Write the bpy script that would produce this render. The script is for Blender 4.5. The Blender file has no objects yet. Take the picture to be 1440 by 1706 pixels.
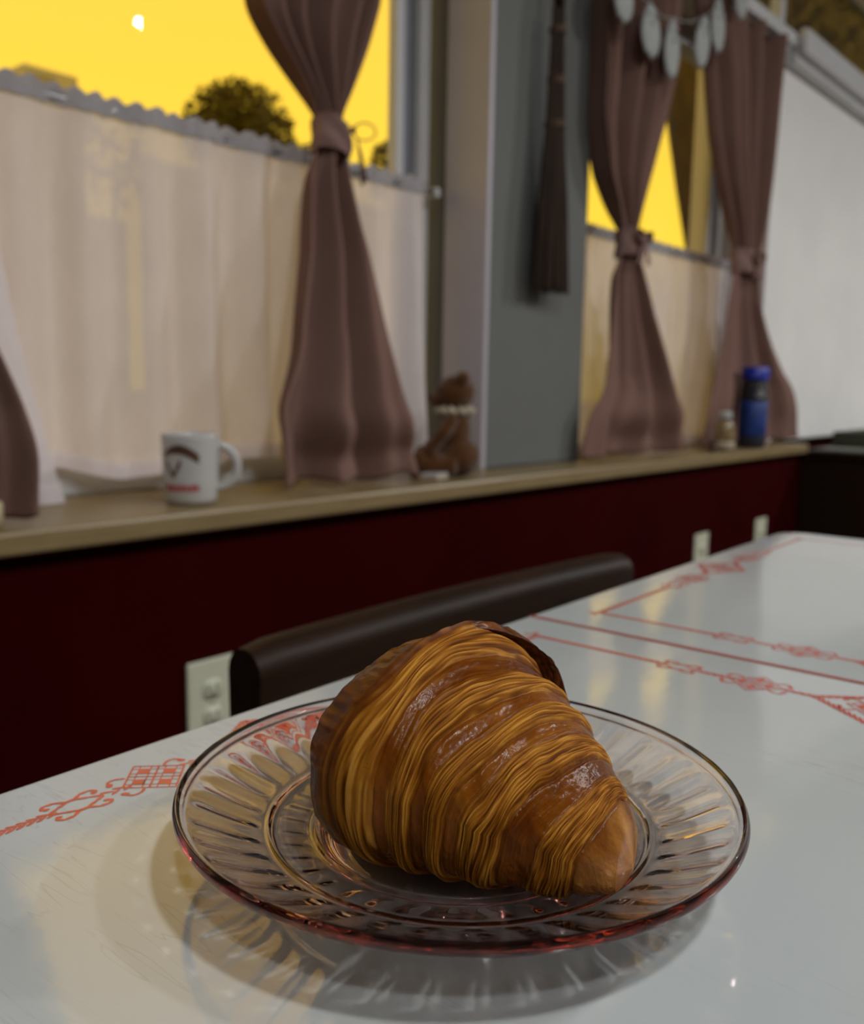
import bpy, bmesh, math, random
import numpy as np
from mathutils import Vector, Matrix

random.seed(7)
RNG = np.random.default_rng(11)
scene = bpy.context.scene
COL = scene.collection
R_ = math.radians

# ------------------------------------------------------------------ camera
W, H, F_PX = 1440, 1706, 1540.0
EYE = 0.932
PITCH, ROLL, YAW = R_(8.0), R_(1.0), R_(40.8)
_f0 = np.array([math.cos(YAW), math.sin(YAW), 0]); _r0 = np.array([math.sin(YAW), -math.cos(YAW), 0]); _u0 = np.array([0, 0, 1.0])
CF = _f0 * math.cos(PITCH) - _u0 * math.sin(PITCH)
_up = _u0 * math.cos(PITCH) + _f0 * math.sin(PITCH)
CR = _r0 * math.cos(ROLL) + _up * math.sin(ROLL)
CU = _up * math.cos(ROLL) - _r0 * math.sin(ROLL)
cam = bpy.data.cameras.new('camera')
cam.sensor_fit = 'HORIZONTAL'; cam.sensor_width = 36.0; cam.lens = F_PX / W * 36.0
cam.clip_start = 0.01; cam.clip_end = 300
cam.dof.use_dof = True; cam.dof.focus_distance = 0.221; cam.dof.aperture_fstop = cam.lens / 2.1
cam_ob = bpy.data.objects.new('camera', cam); COL.objects.link(cam_ob)
M = Matrix((( CR[0], CU[0], -CF[0], 0), (CR[1], CU[1], -CF[1], 0), (CR[2], CU[2], -CF[2], EYE), (0, 0, 0, 1)))
cam_ob.matrix_world = M
scene.camera = cam_ob

def at(px, py, Y):
    """point of the photograph on the wall-parallel plane at depth Y"""
    d = CF + CR * (px - W / 2) / F_PX + CU * (H / 2 - py) / F_PX
    d = d * (Y / d[1])
    return np.array([d[0], d[1], d[2] + EYE])

# ------------------------------------------------------------------ world: evening sky
world = bpy.data.worlds.new('evening_sky'); scene.world = world; world.use_nodes = True
wn = world.node_tree.nodes; wl = world.node_tree.links; wn.clear()
wo = wn.new('ShaderNodeOutputWorld'); wb = wn.new('ShaderNodeBackground'); wc = wn.new('ShaderNodeTexCoord')
ws = wn.new('ShaderNodeSeparateXYZ'); wr = wn.new('ShaderNodeValToRGB')
wl.new(wc.outputs['Generated'], ws.inputs[0]); wl.new(ws.outputs['Z'], wr.inputs[0]); wl.new(wr.outputs[0], wb.inputs[0]); wl.new(wb.outputs[0], wo.inputs[0])
wr.color_ramp.elements[0].position = 0.0; wr.color_ramp.elements[0].color = (1.0, 0.72, 0.050, 1)
wr.color_ramp.elements[1].position = 0.55; wr.color_ramp.elements[1].color = (1.0, 0.56, 0.08, 1)
e = wr.color_ramp.elements.new(0.28); e.color = (1.0, 0.63, 0.058, 1)
e = wr.color_ramp.elements.new(0.95); e.color = (0.56, 0.56, 0.62, 1)
wb.inputs[1].default_value = 1.25

# ------------------------------------------------------------------ exposure / colour
vs = scene.view_settings
vs.view_transform = 'Standard'; vs.look = 'None'; vs.exposure = 0.0; vs.gamma = 1.0; vs.use_curve_mapping = False
cy = scene.cycles
cy.use_denoising = True
cy.max_bounces = 16; cy.transmission_bounces = 12; cy.transparent_max_bounces = 16; cy.glossy_bounces = 6; cy.diffuse_bounces = 4
cy.caustics_refractive = True; cy.caustics_reflective = False; cy.blur_glossy = 0.6; cy.sample_clamp_indirect = 0.0

LAMP_SPOTS = [(0.20, -0.62, 15.0), (2.405, -1.11, 28.0), (4.45, -1.16, 58.0), (-0.60, -0.85, 11.0), (1.25, -0.95, 11.0)]
LAMP_Z = 2.44
LAMP_COL = (1.0, 0.985, 0.965)

# ================================================================== helpers
def setp(o, label=None, cat=None, group=None, kind=None):
    if label: o['label'] = label
    if cat: o['category'] = cat
    if group: o['group'] = group
    if kind: o['kind'] = kind
    return o

def empty(name, loc=(0, 0, 0), rz=0.0, parent=None):
    o = bpy.data.objects.new(name, None); COL.objects.link(o)
    o.location = loc; o.rotation_euler = (0, 0, rz); o.empty_display_size = 0.05
    if parent: o.parent = parent
    return o

class MB:
    def __init__(s): s.v = []; s.f = []
    def add(s, V, Fs):
        b = len(s.v); s.v.extend([tuple(map(float, p)) for p in V]); s.f.extend([tuple(i + b for i in f) for f in Fs]); return s
    def box(s, x0, x1, y0, y1, z0, z1):
        V = [(x, y, z) for z in (z0, z1) for y in (y0, y1) for x in (x0, x1)]
        return s.add(V, [(0, 2, 3, 1), (4, 5, 7, 6), (0, 1, 5, 4), (2, 6, 7, 3), (0, 4, 6, 2), (1, 3, 7, 5)])
    def bbox(s, x0, x1, y0, y1, z0, z1, b=0.004, seg=2):
        bm = bmesh.new(); bmesh.ops.create_cube(bm, size=1)
        for v in bm.verts: v.co = Vector(((x0 + x1) / 2 + v.co.x * (x1 - x0), (y0 + y1) / 2 + v.co.y * (y1 - y0), (z0 + z1) / 2 + v.co.z * (z1 - z0)))
        bmesh.ops.bevel(bm, geom=bm.edges[:], offset=b, segments=seg, profile=0.5, affect='EDGES')
        bm.verts.index_update(); V = [v.co[:] for v in bm.verts]; Fs = [[v.index for v in f.verts] for f in bm.faces]; bm.free()
        return s.add(V, Fs)
    def grid(s, G, close_u=False, close_v=False):
        G = np.asarray(G); n, m = G.shape[:2]; Fs = []
        for i in range(n if close_u else n - 1):
            for j in range(m if close_v else m - 1):
                a = i * m + j; b = i * m + (j + 1) % m; c = ((i + 1) % n) * m + (j + 1) % m; d = ((i + 1) % n) * m + j
                Fs.append((a, b, c, d))
        return s.add(G.reshape(-1, 3), Fs)
    def tube(s, pts, rad, seg=10, caps=True):
        pts = [Vector(p) for p in pts]; n = len(pts)
        rad = [rad] * n if not hasattr(rad, '__len__') else rad
        G = []; ref = Vector((0.13, 0.31, 0.94))
        for i, p in enumerate(pts):
            t = (pts[min(i + 1, n - 1)] - pts[max(i - 1, 0)]).normalized()
            if abs(t.dot(ref)) > 0.97: ref = Vector((1, 0.1, 0))
            a = t.cross(ref).normalized(); b = t.cross(a).normalized(); ref = -a.cross(t).normalized() if False else ref
            G.append([p + (a * math.cos(k * 2 * math.pi / seg) + b * math.sin(k * 2 * math.pi / seg)) * rad[i] for k in range(seg)])
        b0 = len(s.v); s.grid([[tuple(q) for q in r] for r in G], close_v=True)
        if caps: s.f.append(tuple(b0 + k for k in range(seg))[::-1]); s.f.append(tuple(b0 + (n - 1) * seg + k for k in range(seg)))
        return s
    def lathe(s, prof, seg=32, c=(0, 0, 0)):
        G = [[(c[0] + r * math.cos(k * 2 * math.pi / seg), c[1] + r * math.sin(k * 2 * math.pi / seg), c[2] + z) for k in range(seg)] for r, z in prof]
        return s.grid(G, close_v=True)
    def ball(s, c, r, seg=16, rings=10):
        r = (r, r, r) if not hasattr(r, '__len__') else r
        V = [(c[0], c[1], c[2] - r[2])]
        for i in range(1, rings):
            ph = -math.pi / 2 + math.pi * i / rings
            for k in range(seg):
                th = 2 * math.pi * k / seg
                V.append((c[0] + r[0] * math.cos(ph) * math.cos(th), c[1] + r[1] * math.cos(ph) * math.sin(th), c[2] + r[2] * math.sin(ph)))
        V.append((c[0], c[1], c[2] + r[2])); Fs = []
        for k in range(seg): Fs.append((0, 1 + (k + 1) % seg, 1 + k))
        for i in range(rings - 2):
            for k in range(seg):
                a = 1 + i * seg + k; b = 1 + i * seg + (k + 1) % seg
                Fs.append((a, b, b + seg, a + seg))
        L = len(V) - 1; o = 1 + (rings - 2) * seg
        for k in range(seg): Fs.append((o + k, o + (k + 1) % seg, L))
        return s.add(V, Fs)
    def build(s, name, mat, parent=None, smooth=False, fix=True):
        me = bpy.data.meshes.new(name); me.from_pydata(s.v, [], s.f); me.validate()
        if fix:
            bm = bmesh.new(); bm.from_mesh(me); bmesh.ops.recalc_face_normals(bm, faces=bm.faces[:]); bm.to_mesh(me); bm.free()
        if smooth: me.polygons.foreach_set('use_smooth', [True] * len(me.polygons))
        if mat: me.materials.append(mat)
        o = bpy.data.objects.new(name, me); COL.objects.link(o)
        if parent: o.parent = parent
        return o

def smooth_auto(o, deg=40):
    me = o.data; me.polygons.foreach_set('use_smooth', [True] * len(me.polygons))
    bm = bmesh.new(); bm.from_mesh(me)
    for ed in bm.edges:
        if len(ed.link_faces) == 2 and ed.calc_face_angle(0) > R_(deg): ed.smooth = False
    bm.to_mesh(me); bm.free(); return o

# ------------------------------------------------------------------ materials
def new_mat(name):
    m = bpy.data.materials.new(name); m.use_nodes = True
    nt = m.node_tree; b = nt.nodes['Principled BSDF']; return m, nt, b

def mat_plain(name, col, rough=0.5, var=0.12, scale=12.0, bump=0.0, bscale=200.0, metal=0.0, spec=0.5, sheen=0.0, stretch=(1, 1, 1), coat=0.0):
    m, nt, b = new_mat(name); N, L = nt.nodes, nt.links
    tc = N.new('ShaderNodeTexCoord'); mp = N.new('ShaderNodeMapping'); mp.inputs['Scale'].default_value = stretch
    L.new(tc.outputs['Object'], mp.inputs[0])
    no = N.new('ShaderNodeTexNoise'); no.inputs['Scale'].default_value = scale; no.inputs['Detail'].default_value = 5
    L.new(mp.outputs[0], no.inputs['Vector'])
    rp = N.new('ShaderNodeValToRGB'); c = np.array(col)
    rp.color_ramp.elements[0].position = 0.3; rp.color_ramp.elements[0].color = (*np.clip(c * (1 - var), 0, 1), 1)
    rp.color_ramp.elements[1].position = 0.7; rp.color_ramp.elements[1].color = (*np.clip(c * (1 + var), 0, 1), 1)
    L.new(no.outputs['Fac'], rp.inputs[0]); L.new(rp.outputs[0], b.inputs['Base Color'])
    b.inputs['Roughness'].default_value = rough; b.inputs['Metallic'].default_value = metal
    b.inputs['Specular IOR Level'].default_value = spec
    if sheen: b.inputs['Sheen Weight'].default_value = sheen
    if coat: b.inputs['Coat Weight'].default_value = coat; b.inputs['Coat Roughness'].default_value = 0.15
    if bump:
        n2 = N.new('ShaderNodeTexNoise'); n2.inputs['Scale'].default_value = bscale; n2.inputs['Detail'].default_value = 4
        L.new(mp.outputs[0], n2.inputs['Vector'])
        bp = N.new('ShaderNodeBump'); bp.inputs['Strength'].default_value = bump; bp.inputs['Distance'].default_value = 0.002
        L.new(n2.outputs['Fac'], bp.inputs['Height']); L.new(bp.outputs[0], b.inputs['Normal'])
    return m

def mat_wood(name, c0, c1, rough=0.4, scale=6.0, stretch=(1, 12, 12), spec=0.4, bump=0.05):
    m, nt, b = new_mat(name); N, L = nt.nodes, nt.links
    tc = N.new('ShaderNodeTexCoord'); mp = N.new('ShaderNodeMapping'); mp.inputs['Scale'].default_value = stretch
    L.new(tc.outputs['Object'], mp.inputs[0])
    no = N.new('ShaderNodeTexNoise'); no.inputs['Scale'].default_value = scale; no.inputs['Detail'].default_value = 8; no.inputs['Roughness'].default_value = 0.65
    L.new(mp.outputs[0], no.inputs['Vector'])
    rp = N.new('ShaderNodeValToRGB'); rp.color_ramp.elements[0].position = 0.3; rp.color_ramp.elements[0].color = (*c0, 1)
    rp.color_ramp.elements[1].position = 0.7; rp.color_ramp.elements[1].color = (*c1, 1)
    L.new(no.outputs['Fac'], rp.inputs[0]); L.new(rp.outputs[0], b.inputs['Base Color'])
    b.inputs['Roughness'].default_value = rough; b.inputs['Specular IOR Level'].default_value = spec
    bp = N.new('ShaderNodeBump'); bp.inputs['Strength'].default_value = bump; bp.inputs['Distance'].default_value = 0.002
    L.new(no.outputs['Fac'], bp.inputs['Height']); L.new(bp.outputs[0], b.inputs['Normal'])
    return m

def mat_cloth(name, col, trans=0.25, see=0.0, weave=900.0, var=0.1, tcol=None):
    """woven cloth: diffuse front, some light through, optional open weave"""
    m = bpy.data.materials.new(name); m.use_nodes = True; nt = m.node_tree; N, L = nt.nodes, nt.links; N.clear()
    out = N.new('ShaderNodeOutputMaterial'); d = N.new('ShaderNodeBsdfDiffuse'); t = N.new('ShaderNodeBsdfTranslucent'); mx = N.new('ShaderNodeMixShader')
    tc = N.new('ShaderNodeTexCoord'); no = N.new('ShaderNodeTexNoise'); no.inputs['Scale'].default_value = 9; no.inputs['Detail'].default_value = 5
    mp = N.new('ShaderNodeMapping'); mp.inputs['Scale'].default_value = (14, 14, 1.2)
    n3 = N.new('ShaderNodeTexNoise'); n3.inputs['Scale'].default_value = 30; n3.inputs['Detail'].default_value = 3
    L.new(tc.outputs['Object'], mp.inputs[0]); L.new(mp.outputs[0], n3.inputs['Vector'])
    L.new(tc.outputs['Object'], no.inputs['Vector'])
    ad = N.new('ShaderNodeMath'); ad.operation = 'MULTIPLY_ADD'; ad.inputs[1].default_value = 0.5; L.new(n3.outputs['Fac'], ad.inputs[0])
    hf = N.new('ShaderNodeMath'); hf.operation = 'MULTIPLY'; hf.inputs[1].default_value = 0.5; L.new(no.outputs['Fac'], hf.inputs[0]); L.new(hf.outputs[0], ad.inputs[2])
    rp = N.new('ShaderNodeValToRGB'); c = np.array(col)
    rp.color_ramp.elements[0].position = 0.35; rp.color_ramp.elements[0].color = (*np.clip(c * (1 - var), 0, 1), 1)
    rp.color_ramp.elements[1].position = 0.65; rp.color_ramp.elements[1].color = (*np.clip(c * (1 + var), 0, 1), 1)
    L.new(ad.outputs[0], rp.inputs[0]); L.new(rp.outputs[0], d.inputs[0])
    if tcol: t.inputs[0].default_value = (*tcol, 1)
    else: L.new(rp.outputs[0], t.inputs[0])
    mx.inputs[0].default_value = trans; L.new(d.outputs[0], mx.inputs[1]); L.new(t.outputs[0], mx.inputs[2])
    wv = N.new('ShaderNodeTexNoise'); wv.inputs['Scale'].default_value = weave; L.new(tc.outputs['Object'], wv.inputs['Vector'])
    bp = N.new('ShaderNodeBump'); bp.inputs['Strength'].default_value = 0.25; bp.inputs['Distance'].default_value = 0.001
    L.new(wv.outputs['Fac'], bp.inputs['Height']); L.new(bp.outputs[0], d.inputs['Normal'])
    last = mx
    if see:
        tr = N.new('ShaderNodeBsdfTransparent'); m2 = N.new('ShaderNodeMixShader'); m2.inputs[0].default_value = see
        L.new(mx.outputs[0], m2.inputs[1]); L.new(tr.outputs[0], m2.inputs[2]); last = m2
    L.new(last.outputs[0], out.inputs[0]); return m

def mat_pane(name, tint=(0.97, 0.98, 0.98)):
    m = bpy.data.materials.new(name); m.use_nodes = True; nt = m.node_tree; N, L = nt.nodes, nt.links; N.clear()
    out = N.new('ShaderNodeOutputMaterial'); tr = N.new('ShaderNodeBsdfTransparent'); tr.inputs[0].default_value = (*tint, 1)
    gl = N.new('ShaderNodeBsdfGlossy'); gl.inputs['Roughness'].default_value = 0.0
    no = N.new('ShaderNodeTexNoise'); no.inputs['Scale'].default_value = 3.0
    tc = N.new('ShaderNodeTexCoord'); L.new(tc.outputs['Object'], no.inputs['Vector'])
    bp = N.new('ShaderNodeBump'); bp.inputs['Strength'].default_value = 0.004; bp.inputs['Distance'].default_value = 0.001
    L.new(no.outputs['Fac'], bp.inputs['Height']); L.new(bp.outputs[0], gl.inputs['Normal'])
    ge = N.new('ShaderNodeNewGeometry'); io = N.new('ShaderNodeMapRange'); io.inputs['To Min'].default_value = 1.45; io.inputs['To Max'].default_value = 1 / 1.45
    L.new(ge.outputs['Backfacing'], io.inputs['Value'])          # a pane mirrors the same amount from both of its sides
    fr = N.new('ShaderNodeFresnel'); L.new(io.outputs[0], fr.inputs['IOR']); mx = N.new('ShaderNodeMixShader')
    L.new(fr.outputs[0], mx.inputs[0]); L.new(tr.outputs[0], mx.inputs[1]); L.new(gl.outputs[0], mx.inputs[2]); L.new(mx.outputs[0], out.inputs[0])
    return m

def mat_emit(name, col, strength):
    m = bpy.data.materials.new(name); m.use_nodes = True; nt = m.node_tree; N, L = nt.nodes, nt.links; N.clear()
    out = N.new('ShaderNodeOutputMaterial'); em = N.new('ShaderNodeEmission'); em.inputs[0].default_value = (*col, 1); em.inputs[1].default_value = strength
    L.new(em.outputs[0], out.inputs[0]); return m

MAT = {}
MAT['red_wall'] = mat_plain('maroon_paint', (0.026, 0.0003, 0.0006), 0.85, 0.12, 5, 0.05, 60, spec=0.03)
MAT['grey_wall'] = mat_plain('grey_paint', (0.125, 0.132, 0.126), 0.7, 0.05, 4, 0.05, 80)
MAT['pale_wall'] = mat_plain('off_white_paint', (0.80, 0.80, 0.78), 0.7, 0.04, 4, 0.04, 80)
MAT['room_wall'] = mat_plain('room_paint', (0.42, 0.42, 0.42), 0.8, 0.04, 3)
MAT['ceiling'] = mat_plain('ceiling_paint', (0.62, 0.62, 0.62), 0.85, 0.03, 3)
MAT['floor'] = mat_wood('floor_boards', (0.07, 0.04, 0.025), (0.13, 0.08, 0.05), 0.5, 4, (2, 20, 1))
MAT['trim'] = mat_plain('white_gloss_paint', (0.62, 0.64, 0.66), 0.35, 0.04, 8)
MAT['lilac_daylit'] = mat_plain('daylit_lilac_paint', (0.42, 0.40, 0.44), 0.45, 0.05, 6)  # lilac carries the cool daylight falling on the window reveals
MAT['dark_gap'] = mat_plain('dark_gap_black', (0.012, 0.012, 0.014), 0.7, 0.2, 20)  # near black paints the shade in the window gap; also the candle wick
MAT['shaded_frame'] = mat_plain('recess_shade_grey', (0.22, 0.23, 0.27), 0.45, 0.06, 8)  # darker than the trim: shadow of the recess mixed into the colour
MAT['sill'] = mat_wood('pale_oak', (0.19, 0.138, 0.062), (0.27, 0.20, 0.098), 0.34, 5, (2, 26, 26))
MAT['dark_wood'] = mat_wood('dark_stained_wood', (0.008, 0.0038, 0.002), (0.021, 0.0092, 0.0042), 0.48, 5, (2, 20, 20), spec=0.14)
MAT['sheer'] = mat_cloth('white_sheer_cotton', (0.90, 0.87, 0.92), trans=0.42, see=0.07, var=0.05)
MAT['sheer_dimmed'] = mat_cloth('doubled_cotton_dimmed', (0.46, 0.45, 0.47), trans=0.15, var=0.06)  # doubled cloth; the light it holds back is partly painted in as grey
MAT['mauve'] = mat_cloth('mauve_linen', (0.23, 0.138, 0.114), trans=0.10, var=0.07)
MAT['mauve_tie'] = mat_cloth('mauve_tie_linen', (0.25, 0.158, 0.142), trans=0.08, var=0.07)
MAT['pane'] = mat_pane('window_glass')
MAT['white_ceramic'] = mat_plain('white_glazed_ceramic', (0.50, 0.50, 0.49), 0.15, 0.02, 10)
MAT['brown_print'] = mat_plain('brown_mug_print', (0.10, 0.05, 0.03), 0.35, 0.3, 60)
MAT['red_mug_print'] = mat_plain('red_mug_print', (0.42, 0.05, 0.05), 0.35, 0.15, 60)
MAT['bear'] = mat_plain('brown_plush', (0.085, 0.033, 0.008), 0.95, 0.25, 60, 0.8, 500, spec=0.1, sheen=0.3)
MAT['bear_dark'] = mat_plain('dark_brown_plush', (0.03, 0.014, 0.008), 0.9, 0.2, 60)
MAT['ruff'] = mat_plain('cream_cotton', (0.42, 0.37, 0.28), 0.9, 0.1, 40, 0.4, 300)
MAT['straw'] = mat_plain('dark_broom_straw', (0.040, 0.022, 0.012), 0.8, 0.4, 60, stretch=(1, 1, 0.1))
MAT['twine'] = mat_plain('broom_twine', (0.11, 0.065, 0.04), 0.8, 0.2, 80)
MAT['felt'] = mat_plain('white_felt', (0.40, 0.43, 0.42), 0.95, 0.08, 40, 0.3, 300)
MAT['felt_dark'] = mat_plain('charcoal_felt', (0.10, 0.11, 0.11), 0.95, 0.1, 40)
MAT['outlet'] = mat_plain('almond_plastic', (0.55, 0.57, 0.44), 0.4, 0.03, 20)
MAT['outlet_dark'] = mat_plain('outlet_slot', (0.12, 0.13, 0.09), 0.6, 0.1, 20)
MAT['blue_cap'] = mat_plain('blue_plastic_cap', (0.004, 0.02, 0.34), 0.35, 0.08, 20)
MAT['blue_label'] = mat_plain('blue_paper_label', (0.008, 0.035, 0.19), 0.5, 0.35, 25)
MAT['dark_bottle'] = mat_plain('dark_bottle_plastic', (0.022, 0.024, 0.034), 0.12, 0.1, 10)
MAT['metal'] = mat_plain('brushed_steel', (0.55, 0.56, 0.58), 0.3, 0.05, 30, metal=1.0)
MAT['bark'] = mat_plain('bark', (0.065, 0.042, 0.020), 0.9, 0.4, 4, 0.8, 14, stretch=(3, 3, 0.6))
MAT['leaf'] = mat_cloth('green_brown_leaf', (0.11, 0.095, 0.028), trans=0.35, var=0.4)
MAT['asphalt'] = mat_plain('asphalt', (0.10, 0.10, 0.10), 0.9, 0.2, 2)
MAT['house'] = mat_plain('grey_stucco', (0.30, 0.29, 0.27), 0.9, 0.08, 3)
MAT['house_trim'] = mat_plain('pale_stucco', (0.45, 0.43, 0.38), 0.9, 0.05, 3)
MAT['house_glass'] = mat_plain('dark_house_glass', (0.03, 0.03, 0.035), 0.1, 0.1, 3)
MAT['grey_cloth'] = mat_plain('grey_green_cloth', (0.19, 0.19, 0.165), 0.8, 0.2, 14, 0.2, 200)
MAT['red_print'] = mat_plain('brick_red_enamel_print', (0.43, 0.075, 0.05), 0.2, 0.12, 90)
MAT['enamel_edge'] = mat_plain('dark_red_enamel_edge', (0.30, 0.06, 0.05), 0.3, 0.1, 40)
MAT['lamp_body'] = mat_plain('white_lamp_metal', (0.7, 0.7, 0.7), 0.4, 0.02, 10)
MAT['lamp_glow'] = mat_emit('lit_lamp_diffuser', (1.0, 0.98, 0.95), 14.0)
MAT['candle'] = mat_plain('cream_wax', (0.52, 0.45, 0.28), 0.5, 0.05, 20)

# ================================================================== room shell
SILL_Z, SILL_Y0, SILL_Y1 = 0.758, 1.022, 1.27
PIER_Y = 1.14
X0, X1, Y0, CEIL, FL = -3.0, 6.2, -3.4, 2.56, 0.05

def struct(name, mb, mat, label=None, parent=None):
    o = mb.build(name, mat, parent)
    if not parent: setp(o, label, None, None, 'structure')
    return o

struct('floor', MB().box(X0, X1, Y0, 1.4, 0.0, FL), MAT['floor'], 'dark boarded floor of the room')
struct('ceiling', MB().box(X0, X1, Y0, 1.4, CEIL, CEIL + 0.05), MAT['ceiling'], 'plain pale ceiling of the room')
struct('wall_back', MB().box(X0, X1, Y0 - 0.1, Y0, 0, CEIL), MAT['room_wall'], 'plain wall behind the camera')
struct('wall_left', MB().box(X0 - 0.1, X0, Y0, 1.4, 0, CEIL), MAT['room_wall'], 'plain wall at the near end of the room')
struct('wall_right', MB().box(X1, X1 + 0.1, Y0, 1.4, 0, CEIL), MAT['room_wall'], 'plain wall at the far end of the room')

wf = empty('wall_front', (1.0, 1.2, 0)); setp(wf, 'window wall, maroon below the sill, grey and white piers above', None, None, 'structure')
def wpart(name, mb, mat):
    for i, v in enumerate(mb.v): mb.v[i] = (v[0] - 1.0, v[1] - 1.2, v[2])
    return mb.build(name, mat, wf)
wpart('lower_wall', MB().box(X0, X1, 1.05, 1.40, 0, 0.728), MAT['red_wall'])
wpart('pier', MB().bbox(1.477, 1.838, PIER_Y, 1.40, SILL_Z, CEIL, 0.006), MAT['grey_wall'])
wpart('near_pier', MB().bbox(X0, -0.62, PIER_Y, 1.40, SILL_Z, CEIL, 0.006), MAT['grey_wall'])
wpart('end_pier', MB().bbox(2.866, X1, PIER_Y, 1.40, SILL_Z, 1.93, 0.006), MAT['pale_wall'])
wpart('header', MB().box(X0, X1, PIER_Y + 0.03, 1.40, 2.52, CEIL), MAT['grey_wall'])
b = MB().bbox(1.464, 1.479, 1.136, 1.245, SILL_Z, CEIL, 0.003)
wpart('reveal_board', b, MAT['lilac_daylit']).data.materials[0] = MAT['lilac_daylit']
wpart('reveal_board', MB().bbox(2.853, 2.867, 1.136, 1.275, SILL_Z, 1.935, 0.003), MAT['lilac_daylit'])
wpart('end_post', MB().bbox(2.860, 2.895, 1.14, 1.175, 1.975, 2.52, 0.003), MAT['trim'])

o = struct('trim_1', MB().bbox(X0 + 0.001, 3.02, SILL_Y0, 1.30, 0.729, SILL_Z, 0.005), MAT['sill'], 'pale oak window sill running above the maroon wall')
o = struct('trim_2', MB().bbox(1.845, X1 - 0.01, 1.10, 1.335, 1.936, 1.974, 0.005), MAT['trim'], 'white transom rail above the far curtains')
ol = struct('trim_3', MB().bbox(2.90, X1 - 0.01, 1.072, 1.098, 1.918, 1.988, 0.006).bbox(2.90, X1 - 0.01, 1.1, 1.138, 1.895, 1.934, 0.004), MAT['trim'], 'white moulded ledge on top of the pale end wall')

def window(name, x0, x1, z0, z1, label, mull=(), y=1.28):
    w = empty(name, ((x0 + x1) / 2, y, z0)); setp(w, label, None, None, 'structure')
    ox, oy, oz = (x0 + x1) / 2, y, z0
    def part(nm, a, b_, c, d, e0, f, mt, bev=0.004):
        mb = MB().bbox(a - ox, b_ - ox, c - oy, d - oy, e0 - oz, f - oz, bev); return mb.build(nm, mt, w)
    # right-hand stile in steps: trim, black strip painting the gap's shade, channel in recess-shadow grey, inner bead
    part('casing', x1 - 0.028, x1, y - 0.012, y + 0.024, z0, z1, MAT['trim'])
    part('gap_shade', x1 - 0.040, x1 - 0.028, y + 0.012, y + 0.024, z0, z1, MAT['dark_gap'], 0.001)
    part('channel', x1 - 0.064, x1 - 0.040, y + 0.004, y + 0.024, z0, z1, MAT['shaded_frame'])
    part('bead', x1 - 0.0855, x1 - 0.064, y - 0.002, y + 0.024, z0, z1, MAT['trim'])
    part('casing', x0, x0 + 0.05, y - 0.012, y + 0.05, z0, z1, MAT['trim'])
    part('bottom_rail', x0 + 0.05, x1 - 0.0855, y - 0.008, y + 0.05, z0, z0 + 0.05, MAT['trim'])
    part('top_rail', x0 + 0.05, x1 - 0.0855, y - 0.008, y + 0.05, z1 - 0.05, z1, MAT['trim'])
    xs = [x0 + 0.05] + list(mull) + [x1 - 0.0855]
    for mx_ in mull: part('mullion', mx_ - 0.02, mx_ + 0.02, y - 0.004, y + 0.05, z0 + 0.05, z1 - 0.05, MAT['trim'])
    for i in range(len(xs) - 1):
        a = xs[i] + (0.02 if i else 0); c = xs[i + 1] - (0.02 if i < len(xs) - 2 else 0)
        p = MB().add([(a - ox, 0.014, 0.05), (c - ox, 0.014, 0.05), (c - ox, 0.014, z1 - z0 - 0.05), (a - ox, 0.014, z1 - z0 - 0.05)], [(0, 1, 2, 3)])
        p.build('pane', MAT['pane'], w, fix=False)
    return w
window('window_1', -0.60, 1.4425, SILL_Z, 2.52, 'large white framed window behind the near cafe curtain')
window('window_2', 1.842, 2.852, SILL_Z, 1.935, 'window behind the far pair of tied curtains', y=1.29)
window('window_3', 2.905, 6.1, 1.98, 2.52, 'high window above the pale end wall', mull=(5.0,), y=1.28)
window('window_4', 1.842, 2.852, 1.976, 2.52, 'small transom window over the far curtains', y=1.29)

# ================================================================== ceiling lamps
for i, (lx, ly, pw) in enumerate(LAMP_SPOTS):
    t = empty('ceiling_lamp', (lx, ly, LAMP_Z))
    setp(t, ['round white ceiling lamp nearest the croissant table', 'round white ceiling lamp mirrored in the near window pane', 'round white ceiling lamp at the far end of the room', 'round white ceiling lamp behind the camera', 'round white ceiling lamp over the far half of the table'][i], 'lamp', 'round ceiling lamps')
    MB().lathe([(0.0, CEIL - LAMP_Z), (0.112, CEIL - LAMP_Z), (0.112, 0.03), (0.105, 0.008), (0.089, 0.008), (0.089, 0.02), (0.0, 0.02)], 40).build('housing', MAT['lamp_body'], t, True)
    MB().lathe([(0.0, 0.004), (0.06, 0.006), (0.088, 0.012)], 40).build('diffuser', MAT['lamp_glow'], t, True)
    ld = bpy.data.lights.new('lamp_light', 'AREA'); ld.shape = 'DISK'; ld.size = 0.17; ld.energy = pw; ld.color = LAMP_COL
    if i in (0, 4): ld.cycles.is_caustics_light = True
    lo = bpy.data.objects.new('lamp_light', ld); COL.objects.link(lo); lo.parent = t; lo.location = (0, 0, -0.004)

# ================================================================== table
Q = 0.68                                  # foreground sizes below are drawn at 1/Q and brought to size here
TBL_Z, TBL_ROT = EYE - 0.182 * 0.68, R_(1.8)
def to_size(mb, z=True):
    mb.v = [(v[0] * Q, v[1] * Q, TBL_Z + (v[2] - TBL_Z) * Q if z else v[2]) for v in mb.v]; return mb
table = empty('enamel_table', (0, 0, 0), TBL_ROT)
setp(table, 'white enamel top table with brick red printed braid borders', 'table')
UE0, USEAM, UE1, VE0, VE1 = 0.008, 0.605, 1.203, -0.520, 0.389
UEN = -0.587; VMOT = 0.1195
LEAFC = (0.5 * (UE0 + USEAM), 0.5 * (USEAM + UE1), 0.5 * (UEN + UE0))

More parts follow.
